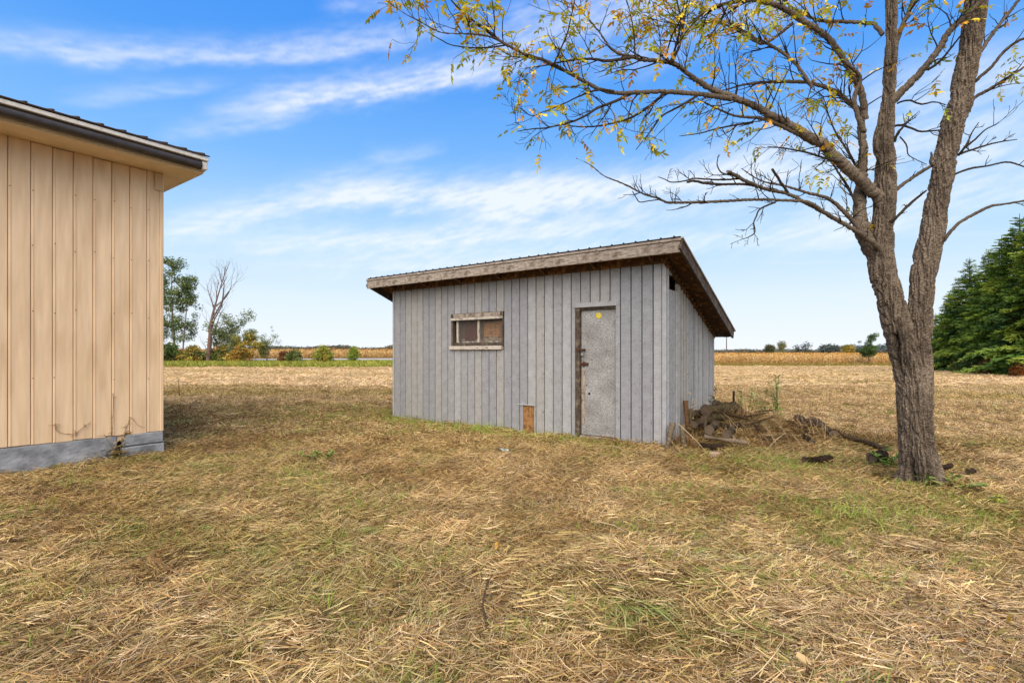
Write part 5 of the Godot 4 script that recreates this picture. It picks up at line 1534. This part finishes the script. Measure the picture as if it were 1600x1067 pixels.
func corn_field(label: String, x0: float, x1: float, near_l: float, near_r: float, rows: int, sd: int) -> void:
	var o := thing("cornfield", label, "cornfield", Vector3.ZERO, 0.0, "", "stuff")
	for q in 2:
		var m := corn_plant(sd + q)
		var xs := []
		var cs := []
		R.seed = sd * 3 + q
		for row in rows:
			var x := x0
			while x < x1:
				x += R.randf_range(0.22, 0.62) * (1.0 if row < 10 else 1.6)
				if R.randf() < 0.03: continue
				var d := lerpf(near_l, near_r, (x - x0) / (x1 - x0)) + row * 0.76 + R.randfn() * 0.12
				if row == 0 and R.randf() < 0.3: continue
				var s := R.randf_range(0.82, 1.1) * (1.0 + 0.05 * nz.get_noise_2d(x * 0.15, row))
				xs.append(Transform3D((Basis(Vector3.UP, R.randf() * TAU) * Basis(Vector3.RIGHT, R.randfn() * 0.06)).scaled(Vector3(s, s, s)), Vector3(x, base_h(x, -d), -d)))
				cs.append(tree_cols([Color(0.74, 0.49, 0.20), Color(0.80, 0.59, 0.29), Color(0.64, 0.37, 0.14), Color(0.72, 0.55, 0.27)], 0.2))
		multi("corn_plant", m, xs, cs, o)

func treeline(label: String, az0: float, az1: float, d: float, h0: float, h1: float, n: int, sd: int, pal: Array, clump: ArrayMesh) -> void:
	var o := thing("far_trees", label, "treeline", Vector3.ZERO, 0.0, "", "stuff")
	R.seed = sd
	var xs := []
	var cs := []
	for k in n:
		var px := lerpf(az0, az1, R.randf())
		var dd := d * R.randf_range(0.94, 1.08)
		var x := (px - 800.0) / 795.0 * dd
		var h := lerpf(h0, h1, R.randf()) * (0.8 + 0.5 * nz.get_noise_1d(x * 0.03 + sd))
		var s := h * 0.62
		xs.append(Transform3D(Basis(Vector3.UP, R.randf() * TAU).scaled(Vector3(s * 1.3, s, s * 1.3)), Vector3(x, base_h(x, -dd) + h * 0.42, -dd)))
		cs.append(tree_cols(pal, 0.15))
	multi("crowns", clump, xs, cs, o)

func ground() -> void:
	var xs := PackedFloat32Array()
	var zs := PackedFloat32Array()
	var q := -9.0
	while q < 9.0:
		xs.append(q)
		q += 0.075
	var stepv := 0.085
	while q < 1600.0:
		xs.append(q)
		stepv *= 1.12
		q += stepv
	xs.append(1600.0)
	stepv = 0.085
	q = -9.0
	while q > -1600.0:
		stepv *= 1.12
		q -= stepv
		xs.insert(0, q)
	q = -15.0
	while q < 1.0:
		zs.append(q)
		q += 0.075
	stepv = 0.085
	while q < 300.0:
		zs.append(q)
		stepv *= 1.2
		q += stepv
	stepv = 0.08
	q = -15.0
	while q > -1800.0:
		stepv *= 1.045
		q -= stepv
		zs.insert(0, q)
	var b := Buf.new()
	var nx := xs.size()
	for z in zs:
		for x in xs:
			b.v.append(Vector3(x, ground_h(x, z) if absf(x) < 120.0 and z > -120.0 else base_h(x, z) - 0.02, z))
			b.n.append(Vector3.UP)
			b.uv.append(Vector2(x, z))
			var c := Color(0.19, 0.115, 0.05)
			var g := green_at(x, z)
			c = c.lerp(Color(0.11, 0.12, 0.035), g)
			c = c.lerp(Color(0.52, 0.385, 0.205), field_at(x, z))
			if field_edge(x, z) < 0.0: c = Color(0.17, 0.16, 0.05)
			if z < -130.0: c = Color(0.30, 0.22, 0.10)
			b.c.append(c)
	for i in zs.size() - 1:
		for j in nx - 1:
			var a := i * nx + j
			b.i.append_array([a, a + 1, a + nx, a + 1, a + nx + 1, a + nx])
	for i in range(1, zs.size() - 1):
		for j in range(1, nx - 1):
			var a := i * nx + j
			b.n[a] = (b.v[a + nx] - b.v[a - nx]).cross(b.v[a + 1] - b.v[a - 1]).normalized()
	var o := part("ground", b, M.ground, self)
	tag(o, "rough mown ground of the yard and hayfield, flat to the horizon", "ground", "", "structure")

func road() -> void:
	var r := Buf.new()
	var l := Buf.new()
	var dir := Vector3(0.94, 0, -0.34).normalized()
	var nrm := Vector3(-0.34, 0, -0.94).normalized()
	var at := Vector3(-58, 0, -85)
	for k in range(-14, 14):
		var p0 := at + dir * 12.0 * k
		var p1 := at + dir * 12.0 * (k + 1)
		var rise := 0.2
		var f := func(p: Vector3, w: float, up: float) -> Vector3:
			var s := p + nrm * w
			return Vector3(s.x, base_h(p.x, p.z) + rise + up, s.z)
		r.quad([f.call(p0, -1.2, -0.3), f.call(p1, -1.2, -0.3), f.call(p1, 0.0, 0.0), f.call(p0, 0.0, 0.0)], Vector3.UP, [Vector2.ZERO, Vector2.ZERO, Vector2.ZERO, Vector2.ZERO])
		r.quad([f.call(p0, 0.0, 0.0), f.call(p1, 0.0, 0.0), f.call(p1, 7.0, 0.05), f.call(p0, 7.0, 0.05)], Vector3.UP, [Vector2.ZERO, Vector2.ZERO, Vector2.ZERO, Vector2.ZERO])
		for w in [0.5, 6.3]:
			l.quad([f.call(p0, w, 0.012), f.call(p1, w, 0.012), f.call(p1, w + 0.15, 0.013), f.call(p0, w + 0.15, 0.013)], Vector3.UP, [Vector2.ZERO, Vector2.ZERO, Vector2.ZERO, Vector2.ZERO])
	var o := part("road", r, M.road, self)
	tag(o, "grey country road running past the corn", "road", "", "structure")
	o = part("road_marking", l, M.line, self)
	tag(o, "white edge lines painted along the country road", "marking", "", "structure")

func verge() -> void:
	var tall := grass_tuft(200, 70, 0.5, 0.25, 0.6, 0.03, 0.25, [Color(0.19, 0.22, 0.05), Color(0.30, 0.30, 0.09), Color(0.40, 0.35, 0.13), Color(0.13, 0.17, 0.04)])
	var xs := []
	var cs := []
	R.seed = 300
	for k in 26000:
		var d := R.randf_range(45.0, 92.0)
		var x := R.randf_range(-92.0, 40.0)
		var road_d := 85.0 + (x + 58.0) * 0.3617
		if d > road_d - 2.0 or field_edge(x, -d) > 0.0: continue
		var s := R.randf_range(0.7, 1.35) * lerpf(1.0, 0.55, smoothstep(55.0, 72.0, d))
		if R.randf() > 0.9 - 0.4 * smoothstep(50.0, 75.0, d): continue
		xs.append(Transform3D(Basis(Vector3.UP, R.randf() * TAU).scaled(Vector3(s, s, s)), Vector3(x, base_h(x, -d), -d)))
		var dry := smoothstep(0.1, 0.5, nz.get_noise_2d(x * 0.25, d * 0.2 + 40.0))
		var c := Color(1.25, 1.2, 0.75).lerp(Color(1.6, 1.15, 0.9), dry) * R.randf_range(0.8, 1.25)
		c.a = 1.0
		cs.append(c)
	scatter("verge_grass", "rough yellow-green grass between the mown field and the road", "grass", [["tall_tuft", tall, xs, cs]])
	# the unmown fringe in front of the right-hand corn and under the spruces
	xs = []
	cs = []
	for k in 5200:
		var x := R.randf_range(10.0, 80.0)
		var d := R.randf_range(82.5, 88.5)
		if k > 3400:
			d = R.randf_range(28.0, 66.0)
			x = spruce_x(d) + R.randf_range(-2.2, 2.5)
		var s := R.randf_range(0.6, 1.1)
		xs.append(Transform3D(Basis(Vector3.UP, R.randf() * TAU).scaled(Vector3(s, s, s)), Vector3(x, base_h(x, -d), -d)))
		var c := Color(1.5, 1.1, 0.9).lerp(Color(0.95, 1.0, 0.7), R.randf() * (1.0 if k > 3400 else 0.15)) * R.randf_range(0.7, 1.1)
		c.a = 1.0
		cs.append(c)
	scatter("fringe_grass", "uncut grass along the foot of the right-hand corn and the spruces", "grass", [["tall_tuft", tall, xs, cs]])

func spruce_x(d: float) -> float:
	# the row runs away to the left: pixel-free line through two feet of the hedge
	return lerpf(33.0, 51.0, (d - 30.0) / 30.0)

func far_things() -> void:
	var small := leaf_clump(400, 46, 0.26, 0.8)
	var dense := leaf_clump(401, 80, 0.30, 0.8)
	var big := leaf_clump(402, 150, 0.22, 0.75)
	corn_field("dry tan maize standing across the road, left of the shed", -110.0, 8.0, 88.0, 122.0, 14, 31)
	corn_field("dry orange-tan maize along the far edge of the field, right of the shed", 10.0, 115.0, 87.5, 89.5, 26, 37)
	var green := [Color(0.13, 0.19, 0.045), Color(0.18, 0.23, 0.055), Color(0.10, 0.15, 0.045), Color(0.22, 0.24, 0.07)]
	var gold := [Color(0.46, 0.35, 0.06), Color(0.55, 0.36, 0.07), Color(0.32, 0.32, 0.08), Color(0.45, 0.25, 0.06)]
	var pale := [Color(0.24, 0.28, 0.12), Color(0.20, 0.24, 0.10), Color(0.29, 0.30, 0.14)]
	airy("tall airy green tree by the road, cut off by the barn corner", Vector3(-55.366, 0.132, -84), 71, [[Vector3(-0.2, 0, 0), Vector3(-0.7, 16.6, 0), 0.20, 2.6], [Vector3(1.1, 0, 0.4), Vector3(2.1, 13.6, 0), 0.14, 1.9], [Vector3(-1.8, 0, 1), Vector3(-3.4, 15.0, 1), 0.18, 2.4]], small, 190, 0.85, green, Color(0.24, 0.20, 0.16))
	airy("second green tree behind the tall airy one, nearer the barn wall", Vector3(-63.648, 0.011, -92), 73, [[Vector3.ZERO, Vector3(-0.5, 14.5, 0), 0.2, 2.6], [Vector3(-1.5, 0, 0), Vector3(-3, 13, 0), 0.18, 2.4]], small, 170, 0.95, green, Color(0.22, 0.19, 0.15))
	# the leaning bare tree
	var o := thing("bare_tree", "tall leafless reddish tree leaning right, beside the road", "tree", foot(Vector3(-47.799, 0.192, -80)))
	R.seed = 91
	var b := Buf.new()
	var tips := []
	var p0 := foot(Vector3(-47.799, 0.192, -80))
	var main := smooth([Vector3.ZERO, Vector3(-47.597, 3.01, -80) - p0, Vector3(-47.296, 6.532, -80) - p0, Vector3(-46.882, 9.399, -80.5) - p0, Vector3(-46.257, 12.506, -81) - p0, Vector3(-45.645, 14.238, -81) - p0, Vector3(-44.932, 15.97, -81) - p0], [0.38, 0.30, 0.20, 0.12, 0.075, 0.045, 0.02], 0.4)
	tube(b, main[0], main[1], 10, 0.0, Color(0.17, 0.105, 0.085), false)
	for q in [[0.22, Vector3(0.45, 0.8, 0.2), 6.5, 0.10], [0.30, Vector3(0.35, 1.0, -0.3), 7.0, 0.14], [0.42, Vector3(0.62, 0.75, 0.1), 7.5, 0.15], [0.50, Vector3(-0.35, 1.0, 0.2), 5.0, 0.10], [0.55, Vector3(0.75, 0.7, -0.1), 6.0, 0.12], [0.62, Vector3(-0.45, 0.9, -0.2), 4.5, 0.09], [0.70, Vector3(0.5, 0.9, 0.2), 4.0, 0.08], [0.80, Vector3(-0.3, 1, 0), 3.0, 0.06], [0.86, Vector3(0.4, 1, 0.2), 2.6, 0.05], [0.12, Vector3(-0.5, 0.5, 0.1), 3.0, 0.05]]:
		var k := int(q[0] * (main[0].size() - 1))
		grow(b, tips, main[0][k], (q[1] as Vector3).normalized(), q[2] * 0.72, q[3] * 1.0, 3, 0.09, 0.12, Color(0.17, 0.13, 0.115), 3)
	part("trunk", b, M.stem, o)
	leafy("small_tree", "small grey-green tree right of the leaning bare tree", "tree", Vector3(-44.765, 0.162, -82), 94, 7.2, [[Vector3.ZERO, Vector3(0, 1, 0), 0.6, 1.0], [Vector3(-1.2, 0, 0), Vector3(-0.2, 1, 0), 0.5, 0.8], [Vector3(-2.2, 0, 0.6), Vector3(-0.2, 1, 0), 0.42, 0.8]], 2, 4, small, 0.95, 0.9, pale, Color(0.12, 0.10, 0.08))
	leafy("small_tree", "bushy tree with yellow and orange leaves by the road", "tree", Vector3(-41.258, 0.192, -80), 95, 4.7, [[Vector3.ZERO, Vector3(0, 1, 0), 0.55, 1.0], [Vector3(-0.8, 0, 0), Vector3(-0.2, 1, 0), 0.5, 0.8], [Vector3(0.7, 0, 0), Vector3(0.2, 1, 0), 0.4, 0.8]], 2, 4, dense, 0.7, 0.9, gold + pale, Color(0.12, 0.10, 0.08))
	leafy("small_tree", "thin open tree with leaves only at its branch tips", "tree", Vector3(-29.947, 0.152, -62), 99, 5.2, [[Vector3.ZERO, Vector3(-0.14, 1, 0), 0.52, 0.8], [Vector3(0.1, 0, 0), Vector3(0.24, 1, 0), 0.55, 0.7]], 2, 3, small, 0.4, 0.55, pale, Color(0.10, 0.075, 0.06))
	shrub("shrub", "dark green undergrowth at the foot of the tall airy tree", Vector3(-54.138, 0.192, -80), 501, 5.5, 2.6, dense, 46, 1.0, green)
	shrub("shrub", "yellowish undergrowth between the tall tree and the bare tree", Vector3(-51.147, 0.177, -81), 502, 4.5, 2.2, dense, 40, 0.9, gold + green)
	shrub("shrub", "olive undergrowth right of the bare tree trunk", Vector3(-46.257, 0.177, -81), 503, 5.0, 2.4, dense, 44, 0.9, green + gold)
	shrub("shrub", "low yellow-leaved undergrowth left of the yellow bushy tree", Vector3(-42.332, 0.208, -79), 504, 3.4, 2.0, dense, 34, 0.8, gold)
	shrub("shrub", "low reddish brown shrub in front of the corn", Vector3(-33.842, 0.157, -76), 505, 2.0, 1.5, dense, 24, 0.6, [Color(0.20, 0.085, 0.04), Color(0.24, 0.12, 0.05)])
	shrub("shrub", "round dark green shrub next to the reddish one", Vector3(-32.075, 0.174, -75), 506, 2.2, 1.7, dense, 30, 0.65, green)
	shrub("shrub", "wide yellow-green shrub at the roadside, middle of three", Vector3(-25.975, 0.167, -70), 507, 2.6, 2.2, dense, 40, 0.7, [Color(0.40, 0.40, 0.06), Color(0.32, 0.36, 0.06), Color(0.50, 0.38, 0.07)])
	shrub("shrub", "narrow bright green shrub nearest the shed's left wall", Vector3(-21.213, 0.117, -68), 508, 1.5, 2.0, dense, 26, 0.55, [Color(0.36, 0.42, 0.06), Color(0.28, 0.36, 0.06)])
	var haze_hue := [Color(0.15, 0.17, 0.12), Color(0.18, 0.18, 0.12), Color(0.26, 0.19, 0.11), Color(0.13, 0.155, 0.12), Color(0.22, 0.19, 0.13)]  # woods lightened and greyed, distance haze put into their colour
	treeline("low grey-green woods on the horizon left of the shed", 380.0, 478.0, 560.0, 9.0, 12.0, 420, 601, haze_hue, big)
	treeline("autumn-tinted woods on the horizon just left of the shed", 478.0, 640.0, 560.0, 9.5, 12.5, 800, 602, haze_hue + [Color(0.24, 0.14, 0.07)], big)
	treeline("faint low woods on the horizon right of the shed", 640.0, 1330.0, 620.0, 6.5, 9.5, 1100, 603, haze_hue, big)
	treeline("haze-tinted bluish woods on the horizon behind the round tree", 1290.0, 1480.0, 520.0, 10.0, 13.5, 320, 604, [Color(0.13, 0.165, 0.15), Color(0.16, 0.18, 0.155)], big)  # blue of distance haze put into the crown colours
	treeline("dark woods on the horizon hidden by the barn and spruces", 1480.0, 2300.0, 560.0, 6.0, 10.0, 700, 605, haze_hue, big)
	treeline("dark woods far off behind the barn", -700.0, 380.0, 560.0, 6.0, 10.0, 900, 606, haze_hue, big)
	leafy("small_tree", "round dark green tree at the edge of the right-hand corn", "tree", Vector3(60.47, -0.872, -86), 120, 4.3, [[Vector3.ZERO, Vector3(0, 1, 0), 0.62, 1.0], [Vector3(0, 0.8, 0), Vector3(-0.3, 1, 0), 0.36, 0.7], [Vector3(0, 0.8, 0), Vector3(0.3, 1, 0), 0.36, 0.7]], 2, 4, dense, 0.55, 0.85, [Color(0.09, 0.15, 0.04), Color(0.12, 0.19, 0.05)], Color(0.09, 0.07, 0.05))
	leafy("far_tree", "golden round tree far behind the right-hand corn", "tree", Vector3(152.176, -1.204, -230), 121, 5.2, [[Vector3.ZERO, Vector3(0.05, 1, 0), 0.55, 1.0], [Vector3(0.5, 0, 0), Vector3(0.5, 1, 0), 0.45, 1.0], [Vector3(-0.5, 0, 0), Vector3(-0.5, 1, 0), 0.45, 1.0]], 2, 4, dense, 1.7, 1.0, gold, Color(0.1, 0.08, 0.06))
	leafy("far_tree", "pale yellow far tree nearest the second utility pole", "tree", Vector3(122.088, -1.204, -230), 122, 6.0, [[Vector3.ZERO, Vector3(0, 1, 0), 0.6, 1.0]], 2, 4, small, 1.6, 1.0, [Color(0.32, 0.30, 0.12), Color(0.25, 0.24, 0.10)], Color(0.1, 0.08, 0.06))
	leafy("far_tree", "dark far tree with a lopsided open crown", "tree", Vector3(111.447, -0.864, -200), 123, 6.5, [[Vector3.ZERO, Vector3(0.6, 1, 0), 0.6, 1.0]], 2, 3, small, 1.3, 0.8, [Color(0.05, 0.065, 0.04)], Color(0.07, 0.06, 0.05))
	leafy("far_tree", "olive far tree left of the pale yellow one", "tree", Vector3(127.044, -1.43, -250), 124, 5.0, [[Vector3.ZERO, Vector3(0, 1, 0), 0.6, 1.2]], 2, 4, dense, 1.6, 1.0, [Color(0.15, 0.14, 0.06), Color(0.12, 0.13, 0.06)], Color(0.07, 0.06, 0.05))
	for q in [["bare utility pole at the corn just right of the shed roof", 1135.5, 524.0, 190.0], ["farther utility pole among the trees right of the shed", 1197.0, 538.0, 300.0]]:
		var d: float = q[3]
		var x: float = (q[1] - 800.0) / 795.0 * d
		var top: float = 1.4 + (551.0 - q[2]) / 795.0 * d
		var po := thing("utility_pole", q[0], "pole", Vector3(x, base_h(x, -d), -d))
		b = Buf.new()
		var hh := top - base_h(x, -d)
		tube(b, [Vector3.ZERO, Vector3(0.05, hh, 0)], [0.22, 0.15], 8)
		part("pole", b, M.pole, po)
		b = Buf.new()
		bx(b, Vector3(-0.9, hh - 0.7, -0.25), Vector3(0.9, hh - 0.55, -0.13))
		part("crossarm", b, M.pole, po)
	# spruces
	var spray := spray_mesh(700)
	var rows := [
		[1462.0, 62.0, 6.9, "shortest and farthest spruce of the row, beside the big tree trunk"], [1484.0, 57.0, 8.8, "second spruce of the row from the left"], [1499.0, 52.0, 9.6, "third spruce of the row, with a thin spire"],
		[1516.0, 47.0, 10.6, "fourth spruce of the row, tip standing clear of its neighbours"], [1546.0, 43.5, 10.6, "fifth spruce of the row, middle of the dark hedge"], [1566.0, 40.0, 10.9, "sixth spruce of the row, tip below the long dead bough"],
		[1594.0, 36.5, 11.6, "tallest spruce in view at the right edge of the picture"], [1636.0, 33.0, 12.0, "spruce cut off by the right edge of the picture"], [1700.0, 30.0, 12.2, "spruce just past the right edge"]]
	for k in rows.size():
		var q: Array = rows[k]
		var d: float = q[1]
		spruce(q[3], Vector3((q[0] - 800.0) / 795.0 * d, 0, -d), 710 + k, q[2], spray, 0.27)
	shrub("shrub", "orange-red shrub under the spruces, between two grey posts", Vector3(33.781, -0.185, -36), 801, 1.6, 1.15, dense, 26, 0.45, [Color(0.28, 0.085, 0.03), Color(0.22, 0.10, 0.035), Color(0.16, 0.12, 0.04)])
	shrub("shrub", "bright orange shrub under the spruces at the picture's right edge", Vector3(31.273, -0.121, -31), 802, 1.0, 0.9, dense, 20, 0.4, [Color(0.42, 0.15, 0.03), Color(0.36, 0.18, 0.05)])
	shrub("shrub", "low green shrub under the spruces, left of the orange-red one", Vector3(36.719, -0.199, -41), 803, 2.0, 1.1, dense, 26, 0.5, green)
	shrub("shrub", "low olive bush beside the orange-red shrub, its right side", Vector3(33.987, -0.185, -35), 804, 1.4, 0.9, dense, 20, 0.4, green)
	for q in [["grey fence post under the spruces, left of the orange-red shrub", Vector3(36.255, -0.199, -41)], ["grey fence post under the spruces, right of the orange-red shrub", Vector3(34.642, -0.185, -36)], ["short grey fence post in the orange-red shrub", Vector3(34.811, 0.032, -37.5)]]:
		var po := thing("fence_post", q[0], "post", foot(q[1]))
		b = Buf.new()
		bx(b, Vector3(-0.06, 0, -0.06), Vector3(0.06, 1.15, 0.06), 0.02)
		part("post", b, M.grey_post, po)

func weeds() -> void:
	var gr := [Color(0.24, 0.30, 0.08), Color(0.32, 0.38, 0.12), Color(0.17, 0.23, 0.06), Color(0.42, 0.42, 0.17)]
	weed("tall green weed standing alone behind the hay ridge", Vector3(5.22, 0.092, -10), 1.08, 21, 156, 0.14, gr, Vector3(-0.03, 0, 0), 0.22)
	weed("green weed with narrow leaves behind the log heap", Vector3(4.34, 0.265, -9.3), 0.75, 22, 104, 0.15, gr, Vector3(-0.16, 0, 0), 0.3)
	weed("sparse dark weed against the ribbed side wall", Vector3(3.426, 0.404, -8.9), 0.75, 23, 26, 0.16, [Color(0.09, 0.085, 0.04), Color(0.14, 0.12, 0.05)], Vector3(0.12, 0, 0), 0.2)
	weed("feathery green weed left of the tall one, leaning left", Vector3(5.177, 0.225, -10.5), 0.85, 24, 78, 0.17, gr, Vector3(-0.22, 0, 0), 0.3)
	weed("dry straw-coloured weed in front of the ribbed side wall", Vector3(2.862, 0.367, -7.9), 0.95, 25, 26, 0.12, [Color(0.45, 0.36, 0.18), Color(0.36, 0.27, 0.13)], Vector3(0.02, 0, 0), 0.2)
	weed("low yellow-green plant in the grass right of the tree", Vector3(4.628, 0.03, -5.019), 0.16, 26, 104, 0.09, [Color(0.34, 0.33, 0.05), Color(0.26, 0.30, 0.06)], Vector3.ZERO, 0.8)
	weed("bright green tuft of grass at the left foot of the tree", Vector3(4.675, 0.124, -6.3), 0.26, 27, 104, 0.16, [Color(0.14, 0.24, 0.04), Color(0.18, 0.27, 0.05)], Vector3.ZERO, 0.5)
	weed("small green plant on the field right of the tree trunk", Vector3(6.559, 0.03, -7.724), 0.14, 28, 52, 0.10, [Color(0.14, 0.20, 0.05)], Vector3.ZERO, 0.6)
	weed("green grass tuft at the right foot of the tree", Vector3(4.547, 0.03, -5.339), 0.22, 29, 78, 0.16, [Color(0.15, 0.22, 0.05), Color(0.26, 0.27, 0.09)], Vector3.ZERO, 0.5)
	weed("bright green low plant in the yard, left of the shed corner", Vector3(-2.464, 0.03, -6.641), 0.16, 30, 78, 0.12, [Color(0.16, 0.24, 0.05), Color(0.22, 0.27, 0.07)], Vector3.ZERO, 0.7)
	field_stalk("thin reddish stalk standing in the foreground hay", Vector3(-0.121, 0, -2.669), 0.30, 41)
	field_stalk("dark stalk in the field close to the barn corner", Vector3(-10.254, 0, -15.676), 0.58, 42)
	field_stalk("thin stalk in the mown field, nearest the shed's left edge", Vector3(-8.605, 0, -27.146), 0.55, 43)
	field_stalk("thin stalk in the mown field below the bushy yellow tree", Vector3(-16, 0, -31.8), 0.4, 44)
	field_stalk("short stalk in the mown field below the round dark green shrub", Vector3(-10.951, 0, -24.733), 0.3, 45)
	field_stalk("dark stalk in the mown field left of the tree trunk", Vector3(15.235, 0, -21.824), 0.5, 46)
	field_stalk("thin stalk just right of the tree trunk in the mown field", Vector3(19.171, 0, -22.714), 0.3, 47)
	field_stalk("thin stalk in the mown field above the tall green weed", Vector3(13.129, 0, -24.733), 0.5, 48)

# ---------------------------------------------------------------- the scene
func _ready() -> void:
	var cam := Camera3D.new()
	cam.name = "camera"
	cam.position = Vector3(0, 1.4, 0)
	cam.projection = Camera3D.PROJECTION_FRUSTUM
	cam.near = 0.1
	cam.far = 4000.0
	cam.size = 2.0 * 0.1 * 533.5 / 795.0
	cam.frustum_offset = Vector2(0.0, 0.1 * 17.5 / 795.0)
	add_child(cam)
	cam.current = true
	var env := Environment.new()
	env.background_mode = Environment.BG_SKY
	env.sky = Sky.new()
	env.sky.sky_material = make_sky()
	env.tonemap_mode = Environment.TONE_MAPPER_LINEAR
	env.tonemap_exposure = 1.65
	env.sdfgi_enabled = true
	env.ssao_enabled = true
	env.ssil_enabled = true
	var we := WorldEnvironment.new()
	we.name = "world"
	we.environment = env
	add_child(we)
	var sun := DirectionalLight3D.new()
	sun.name = "sun"
	sun.light_energy = 1.15
	sun.light_color = Color(1.0, 0.94, 0.83)
	sun.light_angular_distance = 75.0
	sun.shadow_enabled = true
	add_child(sun)
	sun.look_at_from_position(Vector3.ZERO, -Vector3(-0.08, 0.74, 0.67))
	nz.seed = 1
	nz.frequency = 1.0
	nz.fractal_octaves = 3
	nbark.seed = 3
	nbark.frequency = 1.0
	nbark.fractal_type = FastNoiseLite.FRACTAL_RIDGED
	nbark.fractal_octaves = 3
	var t0 := Time.get_ticks_msec()
	materials()
	ground()
	print("ground ", Time.get_ticks_msec() - t0)
	road()
	barn()
	shed()
	print("buildings ", Time.get_ticks_msec() - t0)
	big_tree()
	print("tree ", Time.get_ticks_msec() - t0)
	far_things()
	verge()
	print("far ", Time.get_ticks_msec() - t0)
	wood_pile()
	weeds()
	litter()
	lay_hay()
	print("all ", Time.get_ticks_msec() - t0)
